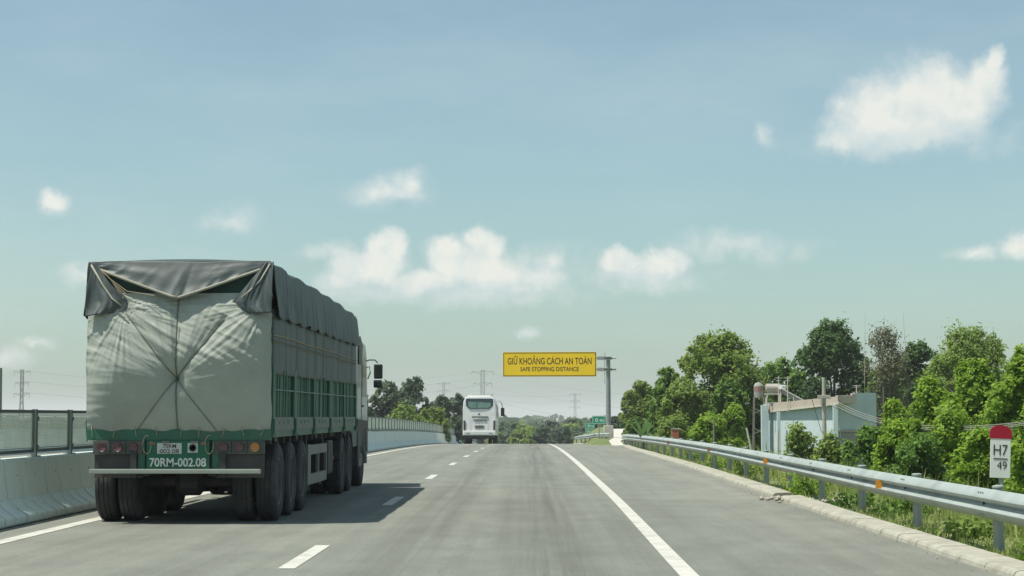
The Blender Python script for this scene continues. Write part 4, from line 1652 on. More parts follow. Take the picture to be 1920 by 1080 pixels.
def tree(name, label, px0, px1, pyt, d, leafm, n, leaf, style='round', seed=1, cb=.02, bark=BARK, nb=18, clump=.16, per=26,
         group=None, aspect=.55, depth=.85, bare=0, cat='tree', blob=(.30, .46), droop=0.0, base_z=None, shell=.62):
    rg = random.Random(seed)
    X = ((px0 + px1) / 2 - VPX) * d / F_PX
    hw = (px1 - px0) / 2 * d / F_PX * 1.2
    n = int(n * 1.7)
    leaf = leaf * .92
    zb = ground(X, d) if base_z is None else base_z
    H = P(0, pyt, d).z - zb
    o = tag(empty(name, (X, d, zb - .02)), label, cat, group)
    blobs = []
    for k in range(nb):
        t = (k + rg.random()) / nb
        z = H * (cb + (1 - cb) * t)
        e = envelope(style, t) * hw
        br = rg.uniform(*blob) * hw
        a = rg.uniform(0, 2 * math.pi)
        rr = max(0, e - br) * math.sqrt(rg.random()) if e > br else 0
        br = min(br, max(.3 * hw, e))
        bz = br * rg.uniform(.75, 1.1)
        blobs.append((rr * math.cos(a), rr * math.sin(a) * depth, min(z, H - bz * .95), br, br * depth, bz))
    for k in range(nb):                                   # fill the flanks so the outline reaches its width
        t = rg.uniform(.03, .85)
        e = envelope(style, t) * hw
        br = rg.uniform(.2, .3) * hw
        s = 1 if k % 2 else -1
        blobs.append((s * max(0, e - br), rg.uniform(-.4, .4) * hw, H * (cb + (1 - cb) * t), br, br, br * .9))
    pts, nrm = crown_points(blobs, n, seed, clump, per, shell)
    keep = pts[:, 2] > .1
    vs, fs = leaves(pts[keep], nrm[keep], leaf, aspect, seed, droop=droop)
    tm = MB()
    fork = Vector((rg.uniform(-.1, .1) * hw, 0, H * (cb + .22)))
    r0 = max(.06, H * .022)
    tm.tube([(0, 0, -.15), (fork.x * .3, 0, fork.z * .4), tuple(fork)], [r0 * 1.35, r0 * 1.05, r0 * .8], 8)
    tg = [(b_[0], b_[1], b_[2]) for b_ in sorted(blobs[:nb], key=lambda q: q[2])[2::2]]
    limbs(tm, fork, tg, r0 * .55, seed)
    for k in range(bare):                                      # bare twigs that stick out of the top
        b_ = rg.choice(blobs)
        top = Vector((b_[0] + rg.uniform(-.3, .3), b_[1], H * rg.uniform(.98, 1.10)))
        st = Vector((b_[0], b_[1], b_[2]))
        tm.tube([st, st.lerp(top, .5) + Vector((rg.uniform(-.1, .1), 0, 0)), top], [.028, .016, .006], 5)
        for q in range(4):
            s0 = st.lerp(top, rg.uniform(.4, .9))
            tm.tube([s0, s0 + Vector((rg.uniform(-.35, .35), rg.uniform(-.2, .2), rg.uniform(.2, .55)))], [.012, .005], 4)
    tm.build('trunk', bark, o, smooth=True)
    link('crown', np_mesh('crown', vs, fs, leafm), o)
    return o


# trees right of the road, far to near
tree('broadleaf_tree', 'tall dark rounded tree right behind the pale blue house', 1484, 1626, 602, 118, LEAF_DARK, 20000, .27, 'round', 11, cb=.02, nb=22)
tree('broadleaf_tree', 'low mid green tree behind the roof tanks of the house', 1418, 1512, 674, 112, LEAF_MID, 10000, .26, 'round', 12, cb=.0)
tree('dry_tree', 'brownish half-dry tree with bare twigs rising from its top', 1608, 1704, 614, 100, LEAF_DRY, 6500, .17, 'round', 13, cb=.0, bark=BARKG, bare=4, clump=.34, per=10)
tree('broadleaf_tree', 'dark tree between the brownish dry tree and the pale green feathery one', 1672, 1778, 640, 108, LEAF_DARK, 11000, .26, 'round', 14, cb=.0)
tree('broadleaf_tree', 'pale olive feathery tree with domed top behind the bright hedge', 1738, 1893, 614, 92, LEAF_OLIVE, 18000, .20, 'round', 15, clump=.2, cb=.0, nb=24)
tree('broadleaf_tree', 'olive tree cut by the right picture edge behind the hedge', 1858, 1990, 668, 84, LEAF_OLIVE, 9000, .20, 'round', 16, clump=.2, cb=.0)
tree('broadleaf_tree', 'largest olive green tree left of the pale blue house', 1268, 1432, 626, 98, LEAF_OLIVE, 24000, .23, 'round', 17, nb=26, cb=.05)
tree('broadleaf_tree', 'dark leafy tree right in front of the largest olive tree, beside the house', 1322, 1402, 706, 96, LEAF_MID, 9000, .22, 'round', 18, cb=.02)
tree('broadleaf_tree', 'slim bright green tree left of the largest olive tree', 1208, 1292, 690, 104, LEAF_MID, 9000, .22, 'cone', 19, cb=.04)
tree('broadleaf_tree', 'low rounded tree at the left end of the right-hand wood', 1170, 1232, 714, 125, LEAF_OLIVE, 7000, .22, 'round', 20, cb=.03)
tree('broadleaf_tree', 'dark small tree poking out left of the right-hand wood', 1164, 1190, 738, 138, LEAF_DARK, 2600, .26, 'round', 21, cb=.05)
tree('broadleaf_tree', 'brownish green tree in the middle of the right-hand wood', 1240, 1330, 712, 95, LEAF_OLIVE, 8000, .21, 'round', 22, cb=.0)
tree('broadleaf_tree', 'dull green tree filling the gap behind the dry tree', 1636, 1740, 668, 126, LEAF_MID, 9000, .27, 'round', 28, cb=.0)
tree('broadleaf_tree', 'tiny far tree right of the tall sign post', 1141, 1166, 782, 190, LEAF_FAR, 900, .45, 'round', 24, cb=.0)

tree('broadleaf_tree', 'dark green tree closing the gap just left of the roof drum', 1392, 1462, 690, 122, LEAF_DARK, 6000, .27, 'round', 25, cb=.0)
tree('broadleaf_tree', 'mid green tree seen low between the house parapet and the hedge', 1612, 1700, 690, 116, LEAF_MID, 7000, .27, 'round', 26, cb=.0)
tree('broadleaf_tree', 'olive tree low between the largest tree and the slim one', 1224, 1300, 724, 112, LEAF_OLIVE, 7000, .22, 'round', 27, cb=.0)

# shrubs and the bright hedge near the right edge
HEDGE = 'bright leafy shrubs along the right edge'
tree('tall_shrub', 'tallest bright green shrub at the right picture edge', 1852, 1990, 650, 44, LEAF_BRIGHT, 17000, .125, 'column', 31, cb=.0, nb=24, group=HEDGE, cat='shrub', clump=.2, aspect=.6)
tree('tall_shrub', 'bright green shrub just left of and behind the red-topped marker', 1768, 1880, 676, 47, LEAF_BRIGHT, 16000, .125, 'column', 32, cb=.0, nb=24, group=HEDGE, cat='shrub', clump=.2, aspect=.6)
tree('tall_shrub', 'bright green shrub in the middle of the right-edge hedge', 1690, 1796, 712, 49, LEAF_BRIGHT, 14000, .125, 'column', 33, cb=.0, nb=22, group=HEDGE, cat='shrub', clump=.2, aspect=.6)
tree('tall_shrub', 'narrow bright green shrub right beside the blue house wall', 1640, 1706, 748, 51, LEAF_BRIGHT, 9000, .125, 'column', 34, cb=.0, nb=20, group=HEDGE, cat='shrub', clump=.2, aspect=.6)
tree('low_shrub', 'low bright shrub behind the foot of the red-topped marker', 1780, 1900, 806, 38, LEAF_BRIGHT, 9000, .11, 'round', 35, cb=.0, nb=16, group=HEDGE, cat='shrub', clump=.22, aspect=.6)
tree('low_shrub', 'low dark shrub at the foot of the hedge behind the rail', 1670, 1780, 812, 40, LEAF_MID, 9000, .11, 'round', 36, cb=.0, nb=16, group=HEDGE, cat='shrub', clump=.22)
tree('low_shrub', 'dark low shrub under the grey block base of the house', 1580, 1668, 800, 46, LEAF_MID, 6000, .12, 'round', 37, cb=.0, nb=14, cat='shrub', clump=.22)
tree('low_shrub', 'pale leafy bush in front of the lit blue house wall', 1462, 1530, 796, 62, LEAF_OLIVE, 3400, .15, 'round', 38, cb=.0, nb=14, cat='shrub', clump=.26, per=14)
tree('low_shrub', 'straggly pale bush at the foot of the utility pole', 1526, 1586, 816, 55, LEAF_OLIVE, 3000, .14, 'round', 39, cb=.0, nb=12, cat='shrub', clump=.28, per=12)
tree('low_shrub', 'yellowish green bush behind the guardrail below the largest tree', 1292, 1362, 776, 82, LEAF_BRIGHT, 4200, .18, 'round', 40, cb=.0, nb=12, cat='shrub', clump=.25)
tree('low_shrub', 'dull low bush right of the spiky plant behind the guardrail', 1232, 1300, 784, 88, LEAF_OLIVE, 3000, .18, 'round', 41, cb=.0, nb=10, cat='shrub', clump=.25)
tree('low_shrub', 'rounded low bush left of the spiky plant near the guardrail end', 1176, 1214, 782, 114, LEAF_MID, 2600, .2, 'round', 42, cb=.0, nb=10, cat='shrub', clump=.25)
tree('low_shrub', 'bright sunlit bush against the dark hollow beside the house', 1348, 1398, 756, 89, LEAF_BRIGHT, 3600, .18, 'round', 43, cb=.1, nb=10, cat='shrub', clump=.25)

tree('low_shrub', 'bright shrub filling the hedge below the narrow shrub beside the house', 1640, 1720, 792, 42, LEAF_BRIGHT, 7000, .11, 'round', 44, cb=.0, nb=14, group=HEDGE, cat='shrub', clump=.24, aspect=.6)
tree('low_shrub', 'bright shrub in the hedge just left of the marker plate', 1730, 1836, 770, 42, LEAF_BRIGHT, 9000, .115, 'round', 45, cb=.0, nb=16, group=HEDGE, cat='shrub', clump=.24, aspect=.6)
tree('low_shrub', 'bright shrub cut by the right picture edge beside the marker plate', 1876, 1990, 772, 36, LEAF_BRIGHT, 9000, .105, 'round', 46, cb=.0, nb=16, group=HEDGE, cat='shrub', clump=.24, aspect=.6)

# spiky banana-like plant
pp = P(1206, 812, 84)
bo = tag(empty('banana_plant', (pp.x, 84, ground(pp.x, 84))), 'spiky plant with long broad upright leaves near the guardrail end', 'plant')
rgb = random.Random(3)
for k in range(8):
    a = 2 * math.pi * k / 8 + rgb.uniform(-.3, .3)
    ln = rgb.uniform(.8, 1.35)
    lean = rgb.uniform(.25, .8)
    vs, fs = [], []
    for i in range(7):
        t = i / 6
        r = ln * lean * t ** 1.4
        z = .3 + ln * (t - .25 * lean * t * t)
        w = .10 * math.sin(math.pi * (.08 + .9 * t)) + .01
        cx, cy = r * math.cos(a), r * math.sin(a)
        vs += [(cx - w * math.sin(a), cy + w * math.cos(a), z + .03), (cx, cy, z), (cx + w * math.sin(a), cy - w * math.cos(a), z + .03)]
    for i in range(6):
        q = i * 3
        fs += [(q, q + 1, q + 4, q + 3), (q + 1, q + 2, q + 5, q + 4)]
    MB().add(vs, fs).build('leaf', LEAF_DARK, bo, smooth=True)
MB().tube([(0, 0, -.1), (.02, 0, .5)], [.10, .06], 8).build('stem', LEAF_OLIVE, bo)

# trees beyond the median on the left
LT = 'trees beyond the median fence'
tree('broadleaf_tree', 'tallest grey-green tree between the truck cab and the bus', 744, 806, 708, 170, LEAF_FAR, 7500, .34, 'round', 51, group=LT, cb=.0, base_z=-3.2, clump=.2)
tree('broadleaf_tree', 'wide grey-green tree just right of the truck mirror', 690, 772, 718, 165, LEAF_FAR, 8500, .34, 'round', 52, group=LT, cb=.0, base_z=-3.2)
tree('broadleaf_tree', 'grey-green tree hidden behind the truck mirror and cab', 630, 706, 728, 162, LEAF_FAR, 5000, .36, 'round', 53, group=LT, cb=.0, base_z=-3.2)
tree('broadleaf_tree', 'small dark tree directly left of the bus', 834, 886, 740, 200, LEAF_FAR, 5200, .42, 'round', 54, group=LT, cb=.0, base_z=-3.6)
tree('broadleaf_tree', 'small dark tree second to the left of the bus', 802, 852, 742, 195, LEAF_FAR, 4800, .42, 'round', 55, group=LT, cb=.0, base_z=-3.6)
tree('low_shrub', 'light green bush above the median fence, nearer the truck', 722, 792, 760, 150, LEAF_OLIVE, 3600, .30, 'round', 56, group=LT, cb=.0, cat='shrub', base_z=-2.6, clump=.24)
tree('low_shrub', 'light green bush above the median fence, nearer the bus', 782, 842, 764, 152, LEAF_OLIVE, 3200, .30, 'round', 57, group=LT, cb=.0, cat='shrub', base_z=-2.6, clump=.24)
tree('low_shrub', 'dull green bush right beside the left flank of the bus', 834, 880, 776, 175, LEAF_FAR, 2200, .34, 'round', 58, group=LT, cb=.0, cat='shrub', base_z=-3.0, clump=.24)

# far wood in the valley beyond the crest: a few kinds, copied tree by tree
FW = 'far trees in the valley beyond the crest'
FWK = ('far hazy round-crowned tree in the wood beyond the crest', 'far hazy pointed tree in the wood beyond the crest', 'far hazy flat-topped tree in the wood beyond the crest', 'far olive green tree in the wood beyond the crest')
protos = []
for k, (st, lm, n_) in enumerate((('round', LEAF_FAR, 1500), ('cone', LEAF_FAR, 1300), ('umbrella', LEAF_FAR, 1200), ('round', LEAF_OLIVE, 1400))):
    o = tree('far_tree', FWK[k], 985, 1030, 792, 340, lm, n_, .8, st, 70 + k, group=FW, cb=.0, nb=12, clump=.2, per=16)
    protos.append(o)
# palm
pv = MB()
pm_ = MB().tube([(0, 0, 0), (.15, 0, 4), (.1, 0, 8)], [.2, .15, .12], 7)
rg = random.Random(9)
for k in range(16):
    a = rg.uniform(0, 6.28)
    el = rg.uniform(-.2, 1.0)
    ln = rg.uniform(2.2, 3.2)
    vs, fs = [], []
    for i in range(6):
        t = i / 5
        r = ln * t * math.cos(el * (1 - .5 * t))
        z = 8 + ln * (math.sin(el) * t - .55 * t * t)
        w = .42 * math.sin(math.pi * (.12 + .84 * t))
        vs += [(.1 + r * math.cos(a) - w * math.sin(a), r * math.sin(a) + w * math.cos(a), z - .12), (.1 + r * math.cos(a), r * math.sin(a), z),
               (.1 + r * math.cos(a) + w * math.sin(a), r * math.sin(a) - w * math.cos(a), z - .12)]
    for i in range(5):
        q = i * 3
        fs += [(q, q + 1, q + 4, q + 3), (q + 1, q + 2, q + 5, q + 4)]
    pv.add(vs, fs)
po = tag(empty('far_palm', (0, 0, 0)), 'far hazy palm in the wood beyond the crest', 'tree', FW)
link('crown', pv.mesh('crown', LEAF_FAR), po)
link('trunk', pm_.mesh('trunk', BARKG), po)
used = set()
rg = random.Random(21)


def far_spot(i):
    row = i % 3
    d = (300, 350, 410)[row] + rg.uniform(-16, 16)
    return d


cnt = 0
for row, (d0, pt, step) in enumerate(((285, 806, 25), (330, 797, 22), (395, 791, 22))):
    px = 905 if row else 925
    while px < 1165:
        d = d0 + rg.uniform(-14, 14)
        k = rg.randrange(5)
        src = po if k == 4 else protos[k]
        if k not in used:
            o = src
            used.add(k)
        else:
            o = copy_tree(src)
        X = (px - VPX) * d / F_PX
        zb = ground(X, d) - .3
        top = P(0, pt + rg.uniform(-7, 7), d).z
        h0 = 9.0 if k == 4 else P(0, 792, 340).z - ground(P(1007, 0, 340).x, 340)
        s = max(.35, (top - zb) / h0)
        o.location = (X, d, zb)
        o.scale = (s * rg.uniform(.9, 1.35), s, s)
        o.rotation_euler = (0, 0, rg.uniform(0, 6.28))
        px += step * rg.uniform(.7, 1.2)
# hazy woodland along the horizon: one mass
pts = []
rgn = np.random.default_rng(4)
for (d, n_, amp, pyt) in ((760, 5200, 3.0, 788), (1500, 5200, 4.0, 783.5)):
    px = rgn.uniform(-250, 2200, n_)
    X = (px - VPX) * d / F_PX
    X = X * 1.25
    zt = np.array([P(0, pyt, d).z + amp * mnoise.noise(Vector((x * .03, d, 0))) + amp * .6 * mnoise.noise(Vector((x * .11, d, 5))) for x in X])
    zb = low(d)
    zz = zb + (zt - zb) * rgn.random(n_) ** .6
    pts.append(np.stack([X, d + rgn.uniform(-18, 18, n_), zz], 1))
pts = np.concatenate(pts)
nr = rgn.normal(size=pts.shape)
nr[:, 1] -= .8
nr[:, 2] += .5
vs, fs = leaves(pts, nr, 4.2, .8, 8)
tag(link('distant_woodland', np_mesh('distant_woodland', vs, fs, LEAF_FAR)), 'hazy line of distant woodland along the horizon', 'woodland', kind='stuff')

# ------------------------------------------------------------------ grass
def grass(name, label, n, sampler, hrange, w, m, seed, lean=.35):
    rg = np.random.default_rng(seed)
    xy = sampler(rg, n)
    n = len(xy)
    z = np.array([rough_ground(x, y) for x, y in xy]) - .01
    clumpn = np.array([mnoise.noise(Vector((x * .8, y * .5, 2.))) for x, y in xy])
    h = (hrange[0] + (hrange[1] - hrange[0]) * rg.random(n) ** 1.4) * (1 + .55 * clumpn)
    a = rg.uniform(0, 2 * np.pi, n)
    la = rg.uniform(0, 2 * np.pi, n)
    ll = rg.random(n) * lean
    base = np.stack([xy[:, 0], xy[:, 1], z], 1)
    side = np.stack([np.cos(a), np.sin(a), 0 * a], 1) * (w * rg.uniform(.6, 1.3, n))[:, None] / 2
    ld = np.stack([np.cos(la), np.sin(la), 0 * la], 1)
    mid = base + ld * (h * ll * .35)[:, None] + np.stack([0 * h, 0 * h, h * .6], 1)
    tip = base + ld * (h * ll * 1.1)[:, None] + np.stack([0 * h, 0 * h, h * (1 - .3 * ll)], 1)
    vs = np.stack([base - side, base + side, mid - side * .8, mid + side * .8, tip], 1).reshape(-1, 3)
    i = np.arange(n) * 5
    fs = np.concatenate([np.stack([i, i + 1, i + 3], 1), np.stack([i, i + 3, i + 2], 1), np.stack([i + 2, i + 3, i + 4], 1)])
    return tag(link(name, np_mesh(name, vs, fs, m)), label, 'grass', kind='stuff')


def verge_sampler(rg, n):
    y = 13 + 92 * rg.random(n) ** 1.75
    kx = np.array([kerb_x(v) for v in y])
    x = kx + .42 + (rg.random(n) ** 1.2) * 3.2
    m = np.array([mnoise.noise(Vector((a * 1.1, b_ * .55, 7.))) for a, b_ in zip(x, y)])
    bare = np.array([mnoise.noise(Vector((a * .7, b_ * .22, 17.))) for a, b_ in zip(x, y)])
    near_gap = (np.abs(y - 30.8) < 1.6) & (x < kx + 1.6)
    ok = (m + rg.random(n) * .7 > .16) & (bare + rg.random(n) * .5 > -.12) & ~(near_gap & (rg.random(n) > .2))
    return np.stack([x, y], 1)[ok]


def slope_sampler(rg, n):
    y = 15 + 92 * rg.random(n) ** 1.2
    x = 5.7 + 6.5 * rg.random(n) ** 1.1
    m = np.array([mnoise.noise(Vector((a * .5, b_ * .3, 3.))) for a, b_ in zip(x, y)])
    ok = m + rg.random(n) * .9 > .15
    return np.stack([x, y], 1)[ok]


def field_sampler(rg, n):
    y = 55 + 60 * rg.random(n)
    x = 8.5 + 14 * rg.random(n)
    return np.stack([x, y], 1)


grass('verge_grass', 'short patchy grass between the kerb and the guardrail posts', 42000, verge_sampler, (.04, .16), .019, GRASSM, 1, .9)
grass('slope_grass', 'taller yellow-green grass on the slope behind the guardrail', 46000, slope_sampler, (.18, .70), .028, GRASSY, 2, .8)
grass('field_grass', 'rank grass in front of the pale blue house', 20000, field_sampler, (.3, 1.0), .05, GRASSY, 3, .8)

# weeds and rubble by the broken kerb and under the rail
WEED = 'leafy weeds growing on the verge'
wl = [('leafy weed clump beside the broken kerb, under the rail', 33.0, 4.98, .40, 500), ('broad weed growing by the rail post nearest the orange reflector', 26.4, 5.35, .38, 420),
      ('low weed at the second near guardrail post', 21.6, 5.2, .34, 380), ('weed patch at the bottom right behind the rail', 17.6, 5.1, .42, 460),
      ('small weed on the verge near the third guardrail post', 29.2, 5.15, .30, 300), ('weed clump on the verge before the faded reflector', 44.5, 5.3, .42, 380),
      ('weed clump on the verge below the faded reflector', 52.0, 5.4, .42, 380), ('pale weed under the rail below the bright bush', 60.5, 5.5, .5, 380)]
for k, (lb, yy, xx, s, n_) in enumerate(wl):
    o = tag(empty('weed', (xx, yy, rough_ground(xx, yy))), lb, 'weed', WEED)
    pts, nrm = crown_points([(0, 0, s * .35, s * .8, s * .8, s * .45), (s * .4, .1, s * .3, s * .5, s * .5, s * .4), (-s * .5, .2, s * .25, s * .5, s * .5, s * .35)], n_, 90 + k, .3, 10)
    pts[:, 2] = np.abs(pts[:, 2])
    vs, fs = leaves(pts, nrm, .085, .6, 90 + k)
    link('foliage', np_mesh('foliage', vs, fs, (LEAF_BRIGHT, LEAF_MID, LEAF_OLIVE)[k % 3]), o)
    st = MB()
    for q in range(5):
        a = q * 1.3
        st.tube([(0, 0, -.03), (s * .3 * math.cos(a), s * .3 * math.sin(a), s * .5)], [.008, .004], 4)
    st.build('stem', LEAF_OLIVE, o)

rgs = np.random.default_rng(12)


def rubble(name, label, n, cx, cy, sx, sy, smin, smax):
    vs, fs = [], []
    base = np.array([(1, 0, 0), (-1, 0, 0), (0, 1, 0), (0, -1, 0), (0, 0, 1), (0, 0, -1)], float)
    tri = np.array([(0, 2, 4), (2, 1, 4), (1, 3, 4), (3, 0, 4), (2, 0, 5), (1, 2, 5), (3, 1, 5), (0, 3, 5)])
    for i in range(n):
        x, y = cx + rgs.normal() * sx, cy + rgs.normal() * sy
        s = rgs.uniform(smin, smax)
        z = zr(y) + .01 if x < kerb_x(y) + .02 else rough_ground(x, y)
        v = base * rgs.uniform(.6, 1.3, (6, 3)) * s * np.array([1, 1, .6]) + rgs.normal(size=(6, 3)) * s * .15
        an = rgs.uniform(0, 6.28)
        c_, s_ = math.cos(an), math.sin(an)
        v = v @ np.array([[c_, s_, 0], [-s_, c_, 0], [0, 0, 1]]) + np.array([x, y, z + s * .2])
        fs.append(tri + len(vs) * 6)
        vs.append(v)
    tag(link(name, np_mesh(name, np.concatenate(vs), np.concatenate(fs), STONE)), label, 'rubble', kind='stuff')


rubble('rubble', 'crumbled kerb rubble and soil spilling onto the road edge', 120, 4.45, 30.9, .22, .45, .015, .075)
rubble('gravel', 'loose stones scattered along the verge', 420, 5.05, 34, .28, 11, .010, .040)
rubble('grit', 'small dark grit lying on the asphalt by the kerb', 90, 4.05, 27, .06, 9, .005, .016)

# ------------------------------------------------------------------ the blue house
hs = tag(empty('house', (14.2, 85.0, -1.9)), 'small flat-roofed pale blue house with tanks on its roof', 'house')
HB = -1.9


def hp(px, py, d):
    p = P(px, py, d)
    return Vector((p.x - 14.2, d - 85.0, p.z - HB))


C, A, B = Vector((0, 0)), Vector((-2.45, 7.2)), Vector((2.0, .9))
zc = hp(0, 752, 85).z


def slab_quad(mb, a, b_, t_in, z0a, z0b, z1a, z1b):
    """upright slab from a to b (xy), thickness inwards by vector t"""
    vs = []
    for (p, z0, z1) in ((a, z0a, z1a), (b_, z0b, z1b)):
        for q in (Vector((0, 0)), t_in):
            vs += [(p.x + q.x, p.y + q.y, z0), (p.x + q.x, p.y + q.y, z1)]
    mb.add(vs, [(0, 4, 5, 1), (2, 3, 7, 6), (0, 1, 3, 2), (4, 6, 7, 5), (1, 5, 7, 3), (0, 2, 6, 4)])
    return mb


nin_l = Vector((.95, .32)) * .2
nin_r = Vector((-.41, .91)) * .2
slab_quad(MB(), C, A, nin_l, 0, 0, zc - .1, zc - .1).build('side_wall', HOUSEB, hs)
fwall = slab_quad(MB(), C + Vector((.03, .01)), B, nin_r, 2.66, 2.66, zc, zc)
fwall.build('front_wall', HOUSEB, hs)
zp = hp(0, 737, 86).z
m0 = C + (B - C) * .46
slab_quad(MB(), m0, B + Vector((.002, .001)), nin_r * .9, zc + .002, zc + .002, zp, zp).build('parapet', HOUSEB, hs)
slab_quad(MB(), C + (B - C) * .40, m0 - (B - C) * .004, nin_r * .9, zc - .30, zc - .30, zp - .03, zp - .03).build('parapet_pier', TRIM, hs)
# block base, back walls, roof
slab_quad(MB(), C + Vector((-.03, -.03)), B + Vector((.06, .0)), nin_r * 1.6, 0, 0, 2.56, 2.56).build('base_wall', BLOCK, hs)
slab_quad(MB(), C + Vector((-.06, -.10)), B + Vector((.12, -.06)), nin_r * 2.2, 2.57, 2.57, 2.65, 2.65).build('base_ledge', TRIM, hs)
D_ = A + B
slab_quad(MB(), B + Vector((0, .2)), D_, Vector((-.2, 0)), 0, 0, zc, zc).build('back_wall', HOUSEB, hs)
slab_quad(MB(), A + Vector((.2, .1)), D_ + Vector((-.2, 0)), Vector((0, .2)), 0, 0, zc, zc).build('back_wall', HOUSEB, hs)
rm = MB()
rm.add([(C.x + .2, C.y + .25, zc - .22), (B.x - .2, B.y + .2, zc - .22), (D_.x - .2, D_.y - .1, zc - .22), (A.x + .25, A.y, zc - .22),
        (C.x + .2, C.y + .25, zc - .12), (B.x - .2, B.y + .2, zc - .12), (D_.x - .2, D_.y - .1, zc - .12), (A.x + .25, A.y, zc - .12)],
       [(0, 1, 2, 3), (4, 7, 6, 5), (0, 4, 5, 1), (1, 5, 6, 2), (2, 6, 7, 3), (3, 7, 4, 0)])
rm.build('roof', TRIM, hs)
# sloping porch canopy with tan fascia along the lit side
e0a, e0b = hp(1436, 757, 91.6), hp(1436, 772, 91.6)
e1a, e1b = hp(1572, 743, 84.2), hp(1572, 756, 84.2)
out = Vector((-.62, -.20))
cn = MB()
pa, pb = Vector((e0a.x, e0a.y)), Vector((e1a.x, e1a.y))
inn = nin_l * 4.2
slab_quad(cn, pa, pb, inn, e0b.z, e1b.z, e0a.z, e1a.z)
cn.build('porch_fascia', TRIM, hs)
slab_quad(MB(), pa + Vector((-.05, -.03)), pb + Vector((-.05, -.03)), nin_l * 1.0, e0b.z - .06, e1b.z - .06, e0b.z - .003, e1b.z - .003).build('porch_edge', PALEC, hs)
fa, fb = hp(1568, 743, 84.2), hp(1602, 741, 85.3)
slab_quad(MB(), Vector((fa.x, fa.y - .12)), Vector((fb.x, fb.y - .12)), nin_r * .5, zc - .02, zc - .02, zc + .26, zc + .26).build('parapet_band', TRIM, hs)
for (px, d, w_) in ((1432, 91.2, .34), (1458, 89.6, .16), (1564, 84.6, .22)):
    p = hp(px, 0, d)
    MB().cbox(p.x - w_ / 2, p.x + w_ / 2, p.y - w_ / 2, p.y + w_ / 2, 0, (e0b.z + .32 if px == 1432 else lerp_pts([(1436, e0b.z), (1572, e1b.z)], px) - .08), .01).build('porch_post', HOUSEB, hs)
for k in range(5):                                             # shutter boards under the porch
    p = hp(1443 + 4.5 * k, 0, 90.9 - .27 * k)
    MB().box(p.x + .25, p.x + .32, p.y + .1, p.y + .2, .2, e0b.z - .12).build('shutter_board', GLASSD if k % 2 else HOUSEB, hs)

# things standing on the roof, beside it and around
td = 92.5
c0 = P(1421, 717, td)
c1 = P(1421, 746, td)
dr = tag(empty('water_drum', (c0.x, td, -1.9)), 'upright red and grey drum on a tall rusty stand beside the house', 'drum')
MB().lathe([(c1.z + 1.9, .22), (c1.z + 2.25, .24), (c0.z + 1.72, .24)], 'z', 18).build('drum_body', BLOCK, dr, smooth=True, auto=40)
MB().lathe([(c0.z + 1.45, .245), (c0.z + 1.66, .245)], 'z', 18).build('red_band', REDP, dr, smooth=True, auto=40)
MB().lathe([(c0.z + 1.72, .24), (c0.z + 1.86, .16), (c0.z + 1.90, .0001)], 'z', 18).build('lid', BLOCK, dr, smooth=True, auto=40)
st = MB()
for sx, sy in ((-1, -1), (1, -1), (-1, 1), (1, 1)):
    st.cyl((sx * .32, sy * .3, 0), (sx * .22, sy * .2, c1.z + 1.95), .03, n=6)
for zz in (1.2, 2.4, 3.4):
    st.cyl((-.3, -.28, zz), (.3, -.28, zz + .3), .02, n=5).cyl((.3, -.28, zz), (-.3, -.28, zz + .3), .02, n=5)
st.build('stand', BARKG, dr)
t0, t1 = P(1434, 728, 91), P(1462, 728, 91)
tk = tag(empty('water_tank', ((t0.x + t1.x) / 2, 91, P(0, 757, 91).z)), 'horizontal pinkish steel water tank on a white stand on the roof', 'tank')
hl = (t1.x - t0.x) / 2
zc_ = t0.z - P(0, 757, 91).z
MB().lathe([(-hl, .0001), (-hl, .16), (-hl + .05, .22), (hl - .05, .22), (hl, .16), (hl, .0001)], 'x', 20).build('tank_body', TANKP, tk, smooth=True, auto=40, loc=(0, 0, zc_))
MB().box(-hl - .04, hl + .04, -.2, -.14, zc_ - .32, zc_ - .25).box(-hl - .04, hl + .04, .14, .2, zc_ - .32, zc_ - .25).cyl((-hl * .8, -.17, zc_ - .25), (-hl * 1.0, -.22, -.25), .03, n=6).cyl(
    (hl * .8, -.17, zc_ - .25), (hl * .95, -.22, -.25), .03, n=6).cyl((-hl * .8, .17, zc_ - .25), (-hl, .22, -.25), .03, n=6).cyl((hl * .8, .17, zc_ - .25), (hl, .22, -.25), .03, n=6).build('stand', PALEC, tk)
s0, s1 = P(1463, 728, 90.5), P(1512, 750, 88.0)
sp = tag(empty('solar_heater', (s1.x, 88, s1.z)), 'sloping tube solar heater rack on the roof beside the tank', 'solar heater')
sm = s0 - s1
for k in range(5):
    o_ = Vector((0, .10 * k, -.045 * k))
    MB().cyl(Vector((0, 0, -.12)) + o_, sm + o_, .026, n=6).build('solar_tube', BLOCK, sp)
MB().cyl(sm + Vector((-.05, -.1, .05)), sm + Vector((.25, .5, .05)), .11, n=12).build('header_tank', SIGNW, sp)
MB().cyl(sm + Vector((0, .1, -.05)), (sm.x, sm.y + .1, -.35), .025, n=6).cyl(sm * .5 + Vector((0, .1, -.05)), (sm.x * .5, sm.y * .5 + .1, -.3), .02, n=6).build('stand', PALEC, sp)
for k, (px, pyt, pyb, d, lb) in enumerate(((1475.5, 706, 752, 89, 'taller pale antenna pole on the house roof'), (1458.5, 706, 752, 90.5, 'shorter thin antenna pole beside the roof tank'),
                                           (1604, 722, 745, 86.5, 'thin aerial pole above the house parapet'))):
    p = P(px, pyb, d)
    o = tag(empty('antenna_pole', (p.x, d, p.z)), lb, 'pole')
    h = P(px, pyt, d).z - p.z
    MB().cyl((0, 0, -.5), (0, 0, h), .03, .02, n=6).build('mast', PALEC, o)
    MB().cyl((-.18, 0, h * .93), (.18, 0, h * .93), .012, n=5).cyl((-.12, 0, h * .82), (.12, 0, h * .82), .012, n=5).build('cross_bar', PALEC, o)

